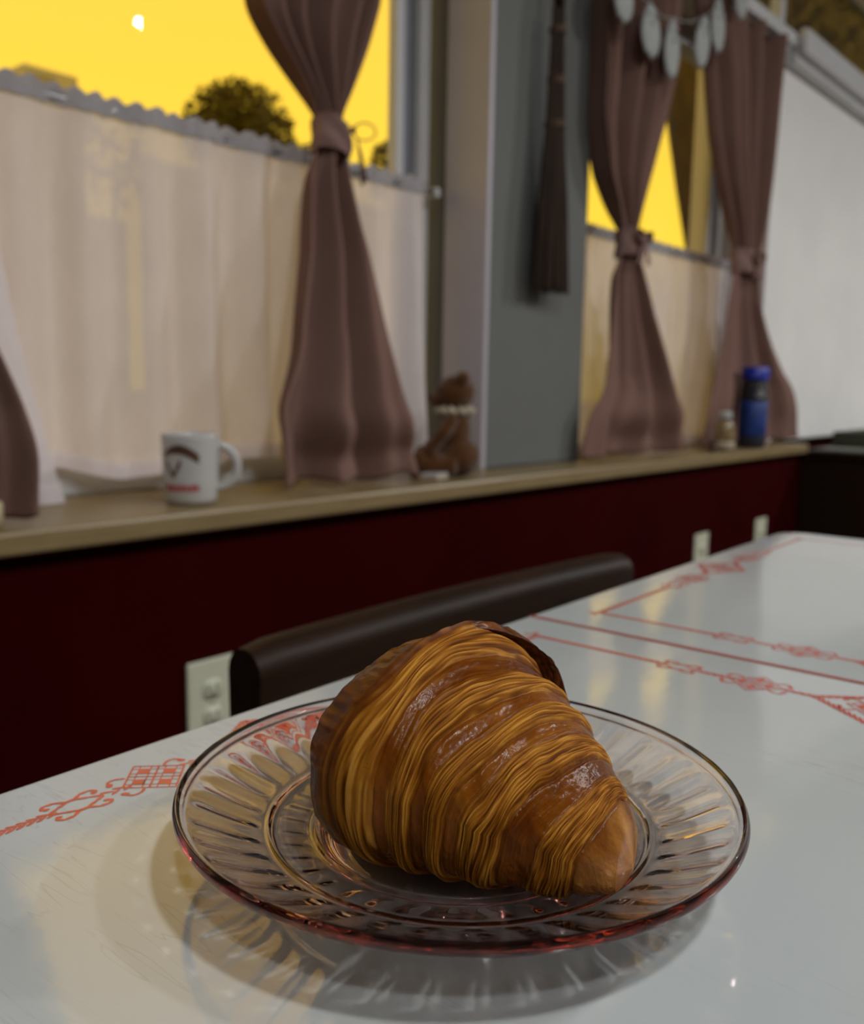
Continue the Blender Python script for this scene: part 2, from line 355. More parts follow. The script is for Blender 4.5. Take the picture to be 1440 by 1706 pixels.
def mat_enamel():
    m, nt, b = new_mat('white_enamel'); N, L = nt.nodes, nt.links
    tc = N.new('ShaderNodeTexCoord')
    no = N.new('ShaderNodeTexNoise'); no.inputs['Scale'].default_value = 6; no.inputs['Detail'].default_value = 6; L.new(tc.outputs['Object'], no.inputs['Vector'])
    rp = N.new('ShaderNodeValToRGB'); rp.color_ramp.elements[0].position = 0.3; rp.color_ramp.elements[0].color = (0.35, 0.388, 0.398, 1)
    rp.color_ramp.elements[1].position = 0.7; rp.color_ramp.elements[1].color = (0.415, 0.448, 0.456, 1)
    L.new(no.outputs['Fac'], rp.inputs[0])
    # worn scratches: thin dark lines from stretched, warped noise
    prev = rp.outputs[0]; hs = []
    for k, (ang, sc) in enumerate(((0.45, 130), (1.35, 170), (2.5, 150))):
        mp = N.new('ShaderNodeMapping'); mp.inputs['Rotation'].default_value = (0, 0, ang); mp.inputs['Scale'].default_value = (1.0, 0.10, 1)
        L.new(tc.outputs['Object'], mp.inputs[0])
        n1 = N.new('ShaderNodeTexNoise'); n1.inputs['Scale'].default_value = sc; n1.inputs['Detail'].default_value = 2.5; n1.inputs['Distortion'].default_value = 0.35
        L.new(mp.outputs[0], n1.inputs['Vector'])
        r1 = N.new('ShaderNodeValToRGB'); el = r1.color_ramp.elements
        el[0].position = 0.488; el[0].color = (0, 0, 0, 1); el[1].position = 0.512; el[1].color = (0, 0, 0, 1)
        e2 = el.new(0.5); e2.color = (1, 1, 1, 1)
        L.new(n1.outputs['Fac'], r1.inputs[0])
        msk = N.new('ShaderNodeTexNoise'); msk.inputs['Scale'].default_value = 9 + 3 * k; L.new(tc.outputs['Object'], msk.inputs['Vector'])
        r2 = N.new('ShaderNodeValToRGB'); r2.color_ramp.elements[0].position = 0.54; r2.color_ramp.elements[1].position = 0.68; L.new(msk.outputs['Fac'], r2.inputs[0])
        mu = N.new('ShaderNodeMath'); mu.operation = 'MULTIPLY'; L.new(r1.outputs[0], mu.inputs[0]); L.new(r2.outputs[0], mu.inputs[1])
        m3 = N.new('ShaderNodeMath'); m3.operation = 'MULTIPLY'; m3.inputs[1].default_value = 0.3; L.new(mu.outputs[0], m3.inputs[0])
        mix = N.new('ShaderNodeMixRGB'); L.new(m3.outputs[0], mix.inputs[0]); L.new(prev, mix.inputs[1]); mix.inputs[2].default_value = (0.25, 0.24, 0.22, 1)
        prev = mix.outputs[0]
    L.new(prev, b.inputs['Base Color'])
    rn = N.new('ShaderNodeTexNoise'); rn.inputs['Scale'].default_value = 14; rn.inputs['Detail'].default_value = 5; L.new(tc.outputs['Object'], rn.inputs['Vector'])
    mr = N.new('ShaderNodeMapRange'); mr.inputs['From Min'].default_value = 0.3; mr.inputs['From Max'].default_value = 0.7; mr.inputs['To Min'].default_value = 0.07; mr.inputs['To Max'].default_value = 0.12
    L.new(rn.outputs['Fac'], mr.inputs['Value']); L.new(mr.outputs[0], b.inputs['Roughness'])
    wv = N.new('ShaderNodeTexNoise'); wv.inputs['Scale'].default_value = 150; wv.inputs['Detail'].default_value = 4; L.new(tc.outputs['Object'], wv.inputs['Vector'])
    bp = N.new('ShaderNodeBump'); bp.inputs['Strength'].default_value = 0.05; bp.inputs['Distance'].default_value = 0.001
    L.new(wv.outputs['Fac'], bp.inputs['Height']); L.new(bp.outputs[0], b.inputs['Normal'])
    b.inputs['IOR'].default_value = 1.75
    return m
MAT['enamel'] = mat_enamel()

def rounded_slab(u0, u1, v0, v1, z0, z1, rad, bev=0.004, seg=8):
    """rounded-rectangle slab; rad = corner radii (u0v0,u1v0,u1v1,u0v1)"""
    def ring(inset, z):
        P = []
        for (cx, cy, r, a0) in ((u1, v1, rad[2], 0), (u0, v1, rad[3], 90), (u0, v0, rad[0], 180), (u1, v0, rad[1], 270)):
            sx = 1 if cx == u1 else -1; sy = 1 if cy == v1 else -1
            ox, oy = cx - sx * r, cy - sy * r; rr = max(r - inset, 0.0002)
            if r < inset: ox, oy = cx - sx * inset, cy - sy * inset
            for k in range(seg + 1):
                a = R_(a0 + 90 * k / seg); P.append((ox + rr * math.cos(a), oy + rr * math.sin(a), z))
        return P
    rings = [ring(0, z0)]
    for k in range(6):
        a = math.pi / 2 * k / 5; rings.append(ring(bev * (1 - math.cos(a)), z1 - bev + bev * math.sin(a)))
    mb = MB(); mb.grid(rings, close_v=True); n = len(rings[0])
    mb.f.append(tuple(range(n))[::-1]); mb.f.append(tuple((len(rings) - 1) * n + k for k in range(n)))
    return mb

# ---- printed pattern, in table coordinates (u along the table, v across)
class Print:
    def __init__(s): s.mb = MB(); s.k = 0
    def poly(s, P):
        s.k += 1; z = TBL_Z + 0.00012 + 0.00002 * (s.k % 5)
        s.mb.add([(p[0], p[1], z) for p in P], [tuple(range(len(P)))])
    def petal(s, c, ang, ln, wd):
        P = []
        for k in range(10):
            t = 2 * math.pi * k / 10; x = ln / 2 * math.cos(t); y = wd / 2 * math.sin(t) * (1 - 0.25 * math.cos(t))
            P.append((c[0] + x * math.cos(ang) - y * math.sin(ang), c[1] + x * math.sin(ang) + y * math.cos(ang)))
        s.poly(P)
    def bar(s, a, b, w):
        a = np.array(a); b = np.array(b); d = (b - a) / np.linalg.norm(b - a); n = np.array([-d[1], d[0]]) * w / 2
        s.poly([a + n, b + n, b - n, a - n][::-1])
    def braid(s, a, b, step=0.0042, off=0.0012, ln=0.0066, wd=0.0017):
        a = np.array(a, float); b = np.array(b, float); L = np.linalg.norm(b - a); d = (b - a) / L; n = np.array([-d[1], d[0]]); ang = math.atan2(d[1], d[0])
        k = max(1, int(L / step))
        for i in range(k):
            p = a + d * (i + 0.5) * L / k
            s.petal(p + n * off, ang - 0.42, ln, wd); s.petal(p - n * off + d * L / k / 2, ang + 0.42, ln, wd)
    def path(s, pts, ln=0.006, wd=0.0018):
        for p, q in zip(pts[:-1], pts[1:]):
            p = np.array(p); q = np.array(q); s.petal((p + q) / 2, math.atan2(*(q - p)[::-1]), np.linalg.norm(q - p) * 1.35, wd)
    def hook(s, c, ang, size, side):
        """curl of petals leaving c in direction ang, hooking to one side, with a bud"""
        P = []; p = np.array(c, float); a = ang
        for i in range(6):
            P.append(p.copy()); p = p + size / 4.2 * np.array([math.cos(a), math.sin(a)]); a += side * (0.25 + 0.19 * i)
        s.path(P, wd=0.0017); s.petal(P[-1], a, 0.0042, 0.0030)
    def diamond(s, c, h):
        cx, cy = c
        def q(i, j): return (cx + h * (i + j) / 2, cy + h * (j - i) / 2)
        for t in (-1, -0.72, -0.28, 0.0, 0.28, 0.72, 1):
            w = 0.0010 if abs(t) in (1, 0) else 0.0006
            s.bar(q(t, -1), q(t, 1), w); s.bar(q(-1, t), q(1, t), w)
        for i in (-0.5, 0.5):
            for j in (-0.5, 0.5):
                g = 0.23; s.poly([q(i - g, j - g), q(i - g, j + g), q(i + g, j + g), q(i + g, j - g)])
    def motif(s, c, ang, h=0.0165):
        s.diamond(c, h)
        for k, (a, sd) in enumerate(((ang + 2.5, 1), (ang - 2.5, -1), (ang + 0.64, -1), (ang - 0.64, 1))):
            p = (c[0] + h * 0.8 * math.cos(a), c[1] + h * 0.8 * math.sin(a)); s.hook(p, a, 0.010, sd)
    def knot(s, c, ang):
        for sg in (1, -1):
            for m_ in (1, -1):
                d = np.array([math.cos(ang), math.sin(ang)]) * m_; n = np.array([-math.sin(ang), math.cos(ang)]) * sg
                P = [np.array(c) + d * x + n * y for x, y in ((0.012, 0.0005), (0.007, 0.003), (0.002, 0.0052), (-0.002, 0.0062))]
                s.path(P, wd=0.0018)
                Q = [np.array(c) + d * x + n * y for x, y in ((0.002, 0.0055), (0.006, 0.0085), (0.0105, 0.0088), (0.013, 0.0066), (0.011, 0.0052))]
                s.path(Q, wd=0.0019); s.petal(Q[-1], ang, 0.0032, 0.0024)

def leaf_print(uc, half_u, v0, v1):
    p = Print(); u0, u1 = uc - half_u, uc + half_u; vc = VMOT
    for v, sg in ((v1, 1), (v0, -1)):
        for s_ in (-1, 1):
            p.braid((uc + s_ * half_u, v), (uc + s_ * 0.122, v)); p.braid((uc + s_ * 0.098, v), (uc + s_ * 0.086, v)); p.braid((uc + s_ * 0.056, v), (uc + s_ * 0.036, v))
            p.knot((uc + s_ * 0.110, v), 0.0); p.motif((uc + s_ * 0.0715, v), 0.0)
            p.braid((uc + s_ * 0.036, v), (uc, v + 0.023)); p.braid((uc + s_ * 0.036, v), (uc, v - 0.023))
        p.motif((uc, v), 0.0, 0.0165)
    for u, sg in ((u0, -1), (u1, 1)):
        for s_ in (-1, 1):
            p.braid((u, v1 if s_ > 0 else v0), (u, vc + s_ * 0.135)); p.braid((u, vc + s_ * 0.110), (u, vc + s_ * 0.086)); p.braid((u, vc + s_ * 0.056), (u, vc + s_ * 0.036))
            p.knot((u, vc + s_ * 0.122), math.pi / 2); p.motif((u, vc + s_ * 0.0715), math.pi / 2)
            p.braid((u, vc + s_ * 0.036), (u + 0.027, vc)); p.braid((u, vc + s_ * 0.036), (u - 0.027, vc))
        p.motif((u, vc), math.pi / 2, 0.018)
    for u, su in ((u0, -1), (u1, 1)):
        for v, sv in ((v0, -1), (v1, 1)):
            p.hook((u, v), math.atan2(sv, su), 0.009, 1); p.hook((u, v), math.atan2(sv, su) + 0.6, 0.008, -1)
    return p
for i, (a, b_) in enumerate(((UE0 + 0.0006, USEAM - 0.0006), (USEAM + 0.0006, UE1), (UEN, UE0 - 0.0006))):
    r0 = 0.0006; rad = ((r0,) * 4, (r0, 0.035, 0.035, r0), (0.035, r0, r0, 0.035))[i]
    lf = to_size(rounded_slab(a, b_, VE0, VE1, TBL_Z - 0.030, TBL_Z, rad, 0.0035)).build('leaf', MAT['enamel'], table)
    smooth_auto(lf, 50); lf.cycles.is_caustics_receiver = True
    pr = leaf_print(LEAFC[i], 0.252, VE0 + 0.037, VE1 - 0.037)
    to_size(pr.mb).build('printed_border', MAT['red_print'], lf, fix=False)
    for e_, s_ in (((USEAM, -1), (UE0, 1)), ((USEAM, 1),), ((UE0, -1),))[i]:
        eg = Print(); eg.bar((e_ + s_ * 0.0017, VE0 + 0.001), (e_ + s_ * 0.0017, VE1 - 0.001), 0.0024)
        to_size(eg.mb).build('seam_line', MAT['enamel_edge'], lf, fix=False)
def tpart(name, a, mt): MB().bbox(a[0] * Q, a[1] * Q, a[2] * Q, a[3] * Q, TBL_Z - 0.085, TBL_Z - 0.0207, 0.003).build(name, mt, table)
tpart('apron', (UEN + 0.05, UE1 - 0.05, VE0 + 0.045, VE0 + 0.070), MAT['trim']); tpart('apron', (UEN + 0.05, UE1 - 0.05, VE1 - 0.070, VE1 - 0.045), MAT['trim'])
tpart('apron', (UEN + 0.05, UEN + 0.075, VE0 + 0.071, VE1 - 0.071), MAT['trim']); tpart('apron', (UE1 - 0.075, UE1 - 0.05, VE0 + 0.071, VE1 - 0.071), MAT['trim'])
for u in (UEN + 0.026, UE1 - 0.026):
    for v in (VE0 + 0.026, VE1 - 0.026):
        MB().tube([(u * Q, v * Q, FL), (u * Q, v * Q, 0.4), (u * Q, v * Q, TBL_Z - 0.0207)], [0.010, 0.013, 0.016], 14).build('leg', MAT['trim'], table, True)

# ================================================================== glass plate
PC = np.array([0.268, 0.215]); PR = 0.1082; NFL = 40
def mat_pink_glass():
    m, nt, b = new_mat('pink_pressed_glass'); N, L = nt.nodes, nt.links
    N.remove(b); out = N['Material Output']
    g = N.new('ShaderNodeBsdfGlass'); g.inputs['IOR'].default_value = 1.5; g.inputs['Roughness'].default_value = 0.0; g.inputs['Color'].default_value = (0.995, 0.985, 0.98, 1)
    va = N.new('ShaderNodeVolumeAbsorption'); va.inputs['Color'].default_value = (1.0, 0.62, 0.56, 1); va.inputs['Density'].default_value = 42.0
    L.new(g.outputs[0], out.inputs['Surface']); L.new(va.outputs[0], out.inputs['Volume'])
    return m
MAT['pink_glass'] = mat_pink_glass()

def sstep(a, b, x):
    t = np.clip((x - a) / (b - a), 0, 1); return t * t * (3 - 2 * t)
def plate_top(r):
    z = 0.0088 + 0.0014 * sstep(0.050, 0.057, r) + 0.0024 * sstep(0.055, 0.074, r) + 0.0158 * np.clip((r - 0.072) / (PR - 0.072), 0, 1) ** 1.2
    z += 0.0011 * np.exp(-((r - 0.0555) / 0.0014) ** 2) + 0.0009 * np.exp(-((r - 0.0735) / 0.0013) ** 2) + 0.0012 * np.exp(-((r - PR + 0.001) / 0.0022) ** 2)
    return z
def plate_mesh():
    top = plate_top
    nth = NFL * 16; th = np.linspace(0, 2 * np.pi, nth, endpoint=False)
    fl = 0.5 + 0.5 * np.cos(th * NFL); # soft radial flutes
    rt = np.concatenate([np.linspace(0.004, 0.048, 8), np.linspace(0.050, 0.060, 14), np.linspace(0.0615, 0.071, 7), np.linspace(0.0718, 0.0765, 9), np.linspace(0.078, 0.1035, 18), np.linspace(0.1042, PR - 0.0012, 6)])
    rings = []
    for r in rt:
        sc = 1 + 0 * fl
        ins = 0.00030 * (fl - 0.5) * sstep(0.076, 0.082, r) * (1 - sstep(0.099, 0.104, r))
        rings.append((r * sc, top(r) + ins))
    # rolled lip
    zt = top(np.array(PR - 0.0012))
    for a in np.linspace(60, -100, 10):
        rings.append((PR - 0.0026 + 0.0026 * math.cos(R_(a)) + 0 * fl, zt - 0.0027 + 0.0028 * math.sin(R_(a)) + 0 * fl))
    rb = rt[:-5][::-1]
    for r in rb:
        thick = 0.0036 + 0.0006 * sstep(0.09, 0.06, np.array(r))
        rib = 0.0005 * (fl - 0.35) * sstep(0.0755, 0.080, r) * (1 - sstep(0.1005, 0.1045, r))
        rib2 = 0.0003 * (fl - 0.35) * sstep(0.058, 0.061, r) * (1 - sstep(0.069, 0.0725, r))
        z = top(r) - thick - rib - rib2
        foot = 0.0046 * np.exp(-((r - 0.052) / 0.0022) ** 2)
        z = np.maximum(z - foot, 0.0003)
        rings.append((r + 0 * fl, z))
    G = np.stack([np.stack([R * np.cos(th), R * np.sin(th), Z + 0 * th], -1) for R, Z in rings])
    mb = MB(); mb.grid(G, close_v=True)
    n = nth; last = (len(rings) - 1) * n
    mb.v.append((0, 0, float(top(np.array(0.0))))); mb.v.append((0, 0, float(np.mean(G[-1][:, 2])))); ct, cb = len(mb.v) - 2, len(mb.v) - 1
    for k in range(n): mb.f.append((ct, (k + 1) % n, k)); mb.f.append((cb, last + k, last + (k + 1) % n))
    return mb
pm = plate_mesh(); pm.v = [(v[0] * Q, v[1] * Q, v[2] * Q) for v in pm.v]
plate = pm.build('glass_plate', MAT['pink_glass'], None, True)
plate.location = (PC[0] * Q, PC[1] * Q, TBL_Z + 0.0002); plate.rotation_euler = (0, 0, R_(2.2))
setp(plate, 'pink pressed glass plate with a fluted rim under the croissant', 'plate')
plate.cycles.is_caustics_caster = True

# ================================================================== croissant
def lattice_noise(u, v, nu, nv, seed, wrap_v=True):
    """smooth value noise; u,v arrays in [0,1], lattice nu x nv, periodic in v"""
    g = np.random.default_rng(seed).random((nu + 2, nv + (0 if wrap_v else 2)))
    x = np.clip(u, 0, 1) * nu; y = v * nv
    i = np.floor(x).astype(int); fx = x - i; i = np.clip(i, 0, nu); j = np.floor(y).astype(int); fy = y - j
    fx = fx * fx * (3 - 2 * fx); fy = fy * fy * (3 - 2 * fy)
    m = g.shape[1]; j0 = j % m; j1 = (j + 1) % m; i1 = np.clip(i + 1, 0, nu + 1)
    return (g[i, j0] * (1 - fx) + g[i1, j0] * fx) * (1 - fy) + (g[i, j1] * (1 - fx) + g[i1, j1] * fx) * fy

def croissant():
    P0 = np.array([0.2731, 0.1413]); C1 = np.array([0.2654, 0.1689]); Mm = np.array([0.2591, 0.2116]); P2 = np.array([0.2889, 0.2963])
    C2 = Mm + 0.0217 * np.array([math.sin(0.28), math.cos(0.28)]); am, ta, hr, ex = 0.0585, 0.0110, 0.708, 0.715
    s = np.concatenate([np.linspace(0, 0.60, 960), np.linspace(0.60, 1, 100)[1:]]); ns = len(s)
    nth = 500; th = np.linspace(0, 2 * np.pi, nth, endpoint=False)
    u = np.clip(2 * s, 0, 1)[:, None]; w = np.clip(2 * s - 1, 0, 1)[:, None]
    P = np.where(s[:, None] <= 0.5, (1 - u) ** 2 * P0 + 2 * u * (1 - u) * C1 + u * u * Mm, (1 - w) ** 2 * Mm + 2 * w * (1 - w) * C2 + w * w * P2)
    # smooth the tangent field
    dP = np.gradient(P, s, axis=0); ker = np.ones(61) / 61
    dP = np.stack([np.convolve(np.pad(dP[:, k], 30, mode='edge'), ker, 'valid') for k in range(2)], -1)
    dP /= np.linalg.norm(dP, axis=1)[:, None]; Nn = np.stack([-dP[:, 1], dP[:, 0]], -1)
    S, TH = np.meshgrid(s, th, indexing='ij'); V = TH / (2 * np.pi)
    # bands lean: the upper side of every wrap sits nearer the tip
    warp = (lattice_noise(S, V, 12, 7, 3) - 0.5) * 0.020
    lean = sstep(-0.04, 0.16, S)
    keep = sstep(0.30, 0.56, S)
    sp = S + lean * (0.077 * ((np.sin(TH) - np.cos(TH)) * 0.714 + 1) * (1 - keep) + 0.035 * keep) + warp
    sg = 2 * sp                                           # 0 at near tip, 1 mid
    sgm = sg
    jag = (lattice_noise(S, V, 90, 60, 41) - 0.5) * 0.022 + (lattice_noise(S, V, 24, 18, 42) - 0.5) * 0.030
    Z = [(0.235, 0.41), (0.555, 0.665), (0.735, 0.815), (0.890, 0.960), (1.030, 1.090), (1.42, 1.53), (1.62, 1.72), (1.82, 1.92)]
    stri = np.zeros_like(sgm); bump = np.zeros_like(sgm); ph = np.zeros_like(sgm)
    for a, b_ in Z:
        m = sstep(a - 0.006, a + 0.010, sgm + 0.5 * jag) * (1 - sstep(b_ - 0.018, b_ + 0.020, sgm + jag)); stri = np.maximum(stri, m)
        v = np.clip((sgm - a) / (b_ - a), 0, 1)
        bump += np.where((sgm >= a) & (sgm <= b_), 0.0016 * np.sin(np.pi * v ** 0.62) ** 0.75, 0)
        bump -= 0.0009 * np.exp(-((sgm - a) / 0.010) ** 2)                 # undercut where a wrap starts
        bump += 0.0004 * np.exp(-((sgm - b_ - 0.006) / 0.008) ** 2)
    gl = [(0.0, 0.235), (0.41, 0.555), (0.665, 0.735), (0.815, 0.890), (0.960, 1.030), (1.09, 1.34)]
    for a, b_ in gl[1:5]:
        v = np.clip((sgm - a) / (b_ - a), 0, 1); bump -= 0.0004 * np.sin(np.pi * v)
    crest = sstep(1.075, 1.105, sgm) * (1 - sstep(1.36, 1.44, sgm)); tip = 1 - sstep(0.19, 0.245, sgm)
    bump += 0.0012 * crest
    # lamination lines run round the body
    w2 = (lattice_noise(S, V, 40, 24, 24) - 0.5) * 0.003
    l1 = lattice_noise(sp + w2, V, 420, 17, 21); l2 = lattice_noise(sp + w2, V, 170, 9, 22); l3 = lattice_noise(sp + 1.4 * w2, V, 760, 26, 23)
    line = 0.36 * l1 + 0.12 * l2 + 0.52 * l3; line = np.clip((line - 0.28) / 0.42, 0, 1)
    bl = lattice_noise(S, V, 90, 60, 31) * 0.6 + lattice_noise(S, V, 180, 130, 32) * 0.4     # blisters
    big = lattice_noise(S, V, 14, 9, 33) * 0.6 + lattice_noise(S, V, 34, 22, 34) * 0.4
    sig = 1 - np.abs(2 * S - 1)
    a = ta + (am - 0.0006 - ta) * sig ** ex
    endcap = np.minimum(1, np.sqrt(np.clip(S / 0.018, 0, 1))) * np.minimum(1, np.sqrt(np.clip((1 - S) / 0.02, 0, 1)))
    fine = np.clip(0.35 * l1 + 0.65 * l3, 0, 1)
    disp = bump * np.clip(sig * 2.2 + 0.25, 0, 1) + stri * (fine - 0.5) * 0.0012 + (1 - stri) * (bl - 0.5) * (0.0005 + 0.0013 * crest) + (big - 0.5) * 0.0030 * np.clip(sig * 2, 0, 1)
    sn = np.sin(TH); cs = np.cos(TH)
    prof = np.where(sn < 0, -np.abs(sn) ** 0.62, sn)
    rr = (a + disp) * endcap
    hh = (a * hr + disp) * endcap
    zbase = 0.0095
    X = P[:, 0][:, None] + Nn[:, 0][:, None] * rr * cs; Yy = P[:, 1][:, None] + Nn[:, 1][:, None] * rr * cs
    Zz = TBL_Z + zbase + a * hr * (1 - 0.0) + hh * prof
    # near tip lifts slightly and droops onto the plate
    rad_p = np.hypot(X - PC[0], Yy - PC[1])
    Zz = np.maximum(Zz, TBL_Z + plate_top(rad_p) + 0.0006 + 0.0004 * bl)
    G = np.stack([X, Yy, Zz], -1)
    G -= np.array([PC[0], PC[1], TBL_Z]); G *= Q
    mb = MB(); n = nth
    V_ = G.reshape(-1, 3)
    idx = np.arange(ns * nth).reshape(ns, nth); a0 = idx[:-1]; b0 = np.roll(a0, -1, 1); d0 = idx[1:]; c0 = np.roll(d0, -1, 1)
    Fq = np.stack([a0, b0, c0, d0], -1).reshape(-1, 4)
    me = bpy.data.meshes.new('croissant'); me.from_pydata(V_.tolist(), [], Fq.tolist() + [tuple(idx[0]), tuple(idx[-1][::-1])])
    me.polygons.foreach_set('use_smooth', [True] * len(me.polygons))
    for nm, arr in (('stri', stri), ('line', line), ('crest', crest), ('tip', tip), ('blot', big), ('blister', bl)):
        at_ = me.attributes.new(nm, 'FLOAT', 'POINT'); at_.data.foreach_set('value', arr.reshape(-1).astype(np.float32))
    bm = bmesh.new(); bm.from_mesh(me); bmesh.ops.recalc_face_normals(bm, faces=bm.faces[:]); bm.to_mesh(me); bm.free()
    return me

def mat_crust():
    m, nt, b = new_mat('baked_crust'); N, L = nt.nodes, nt.links
    def attr(n):
        a = N.new('ShaderNodeAttribute'); a.attribute_name = n; return a.outputs['Fac']
    def ramp(sock, stops):
        r = N.new('ShaderNodeValToRGB'); el = r.color_ramp.elements
        el[0].position, el[0].color = stops[0][0], (*stops[0][1], 1); el[1].position, el[1].color = stops[-1][0], (*stops[-1][1], 1)
        for p, c in stops[1:-1]: e_ = el.new(p); e_.color = (*c, 1)
        L.new(sock, r.inputs[0]); return r.outputs[0]
    def mix(f, a, c):
        x = N.new('ShaderNodeMixRGB'); L.new(f, x.inputs[0]); L.new(a, x.inputs[1]); L.new(c, x.inputs[2]); return x.outputs[0]
    tc = N.new('ShaderNodeTexCoord'); fn = N.new('ShaderNodeTexNoise'); fn.inputs['Scale'].default_value = 120; fn.inputs['Detail'].default_value = 5; L.new(tc.outputs['Object'], fn.inputs['Vector'])
    ad = N.new('ShaderNodeMath'); ad.operation = 'MULTIPLY_ADD'; ad.inputs[1].default_value = 0.45
    L.new(fn.outputs['Fac'], ad.inputs[0])
    hb = N.new('ShaderNodeMath'); hb.operation = 'MULTIPLY'; hb.inputs[1].default_value = 0.55; L.new(attr('blot'), hb.inputs[0]); L.new(hb.outputs[0], ad.inputs[2])
    gloss = ramp(ad.outputs[0], [(0.30, (0.066, 0.014, 0.001)), (0.52, (0.115, 0.029, 0.0016)), (0.72, (0.18, 0.056, 0.005))])
    gold = ramp(attr('line'), [(0.05, (0.080, 0.022, 0.0015)), (0.38, (0.175, 0.060, 0.004)), (0.75, (0.285, 0.113, 0.010)), (1.0, (0.43, 0.205, 0.032))])
    crest = ramp(attr('blister'), [(0.2, (0.040, 0.010, 0.002)), (0.6, (0.095, 0.026, 0.005)), (0.9, (0.20, 0.070, 0.018))])
    tipc = ramp(ad.outputs[0], [(0.30, (0.13, 0.040, 0.005)), (0.50, (0.24, 0.095, 0.015)), (0.7, (0.38, 0.18, 0.045))])
    shade = ramp(ad.outputs[0], [(0.30, (0.62, 0.50, 0.40)), (0.50, (0.95, 0.92, 0.88)), (0.68, (1.0, 1.0, 1.0))])
    gm = N.new('ShaderNodeMixRGB'); gm.blend_type = 'MULTIPLY'; gm.inputs[0].default_value = 1.0; L.new(gold, gm.inputs[1]); L.new(shade, gm.inputs[2]); gold = gm.outputs[0]
    ml = N.new('ShaderNodeMath'); ml.operation = 'MULTIPLY'; ml.inputs[1].default_value = 0.15; L.new(attr('line'), ml.inputs[0])
    gloss = mix(ml.outputs[0], gloss, gold)
    c = mix(attr('stri'), gloss, gold); c = mix(attr('crest'), c, crest); c = mix(attr('tip'), c, tipc)
    L.new(c, b.inputs['Base Color'])
    rg = N.new('ShaderNodeMapRange'); rg.inputs['To Min'].default_value = 0.25; rg.inputs['To Max'].default_value = 0.62; L.new(attr('stri'), rg.inputs['Value']); L.new(rg.outputs[0], b.inputs['Roughness'])
    sg_ = N.new('ShaderNodeMapRange'); sg_.inputs['To Min'].default_value = 0.13; sg_.inputs['To Max'].default_value = 0.07; L.new(attr('stri'), sg_.inputs['Value']); L.new(sg_.outputs[0], b.inputs['Specular IOR Level'])
    b.inputs['Subsurface Weight'].default_value = 0.0; b.inputs['Subsurface Radius'].default_value = (0.004, 0.002, 0.001); b.inputs['Subsurface Scale'].default_value = 0.5
    f2 = N.new('ShaderNodeTexNoise'); f2.inputs['Scale'].default_value = 700; f2.inputs['Detail'].default_value = 3; L.new(tc.outputs['Object'], f2.inputs['Vector'])
    bp = N.new('ShaderNodeBump'); bp.inputs['Strength'].default_value = 0.25; bp.inputs['Distance'].default_value = 0.0006
    L.new(f2.outputs['Fac'], bp.inputs['Height']); L.new(bp.outputs[0], b.inputs['Normal'])
    return m
cme = croissant(); cme.materials.append(mat_crust())
cro = bpy.data.objects.new('croissant', cme); COL.objects.link(cro); cro.location = (PC[0] * Q, PC[1] * Q, TBL_Z)
setp(cro, 'golden brown croissant with glossy laminated wraps on the glass plate', 'croissant')

# ================================================================== chair (behind the table)
CX, CY = 0.535, 0.27
chair = empty('dining_chair', (CX, CY, FL)); setp(chair, 'dark stained wooden chair pushed in behind the enamel table', 'chair')
def cpart(name, mb, mat=None, smooth=False):
    mb.v = [(v[0] - CX, v[1] - CY, v[2] - FL) for v in mb.v]; return mb.build(name, mat or MAT['dark_wood'], chair, smooth)
RX0, RX1, RY, RZ = 0.326, 0.764, 0.425, EYE - 0.194 * 0.795
prof = []
for k in range(9): a = R_(180 - 180 * k / 8); prof.append((0.0175 * math.cos(a), 0.0155 * math.sin(a)))
prof = [(-0.0155, -0.085)] + [(y, -0.0155 + z) for y, z in prof] + [(0.0155, -0.085)]
xs = np.linspace(RX0, RX1, 25); G = []
for i, x in enumerate(xs):
    t = (x - RX0) / (RX1 - RX0); e_ = min(1, math.sqrt(max(0, min(t, 1 - t)) / 0.018 + 0.25)); bow = 0.010 * (1 - (2 * t - 1) ** 2)
    G.append([(x, RY + bow + y * (0.75 + 0.25 * e_), RZ + (z if z < -0.04 else z - 0.005 * (1 - e_))) for y, z in prof])
mb = MB(); mb.grid(G, close_v=True); n = len(prof); mb.f.append(tuple(range(n))); mb.f.append(tuple((len(G) - 1) * n + k for k in range(n))[::-1])
smooth_auto(cpart('top_rail', mb), 35)
for x in (0.345, 0.735): cpart('back_post', MB().tube([(x, 0.405, FL), (x, 0.408, 0.48), (x, 0.428, RZ - 0.083)], [0.013, 0.016, 0.014], 12), smooth=True)
for x in (0.425, 0.48, 0.54, 0.60, 0.655): cpart('spindle', MB().tube([(x, 0.402, 0.512), (x, 0.431, RZ - 0.083)], 0.0065, 8), smooth=True)
cpart('seat', MB().bbox(0.335, 0.745, 0.05, 0.415, 0.485, 0.512, 0.010, 3))
for x in (0.365, 0.715): cpart('leg', MB().tube([(x, 0.085, FL), (x, 0.085, 0.484)], [0.012, 0.017], 12), smooth=True)
for x in (0.365, 0.715): cpart('stretcher', MB().tube([(x, 0.085, 0.22), (x - (0.018 if x < 0.5 else -0.018), 0.405, 0.22)], 0.008, 8), smooth=True)

# ================================================================== curtains
def interp_prof(rows, z):
    rows = sorted(rows); zs = [r[0] for r in rows]
    return np.interp(z, zs, [r[1] for r in rows]), np.interp(z, zs, [r[2] for r in rows])

def smooth1(a, k):
    ker = np.hanning(k + 2)[1:-1]; ker /= ker.sum(); return np.convolve(np.pad(a, k // 2, mode='edge'), ker, 'valid')[:len(a)]

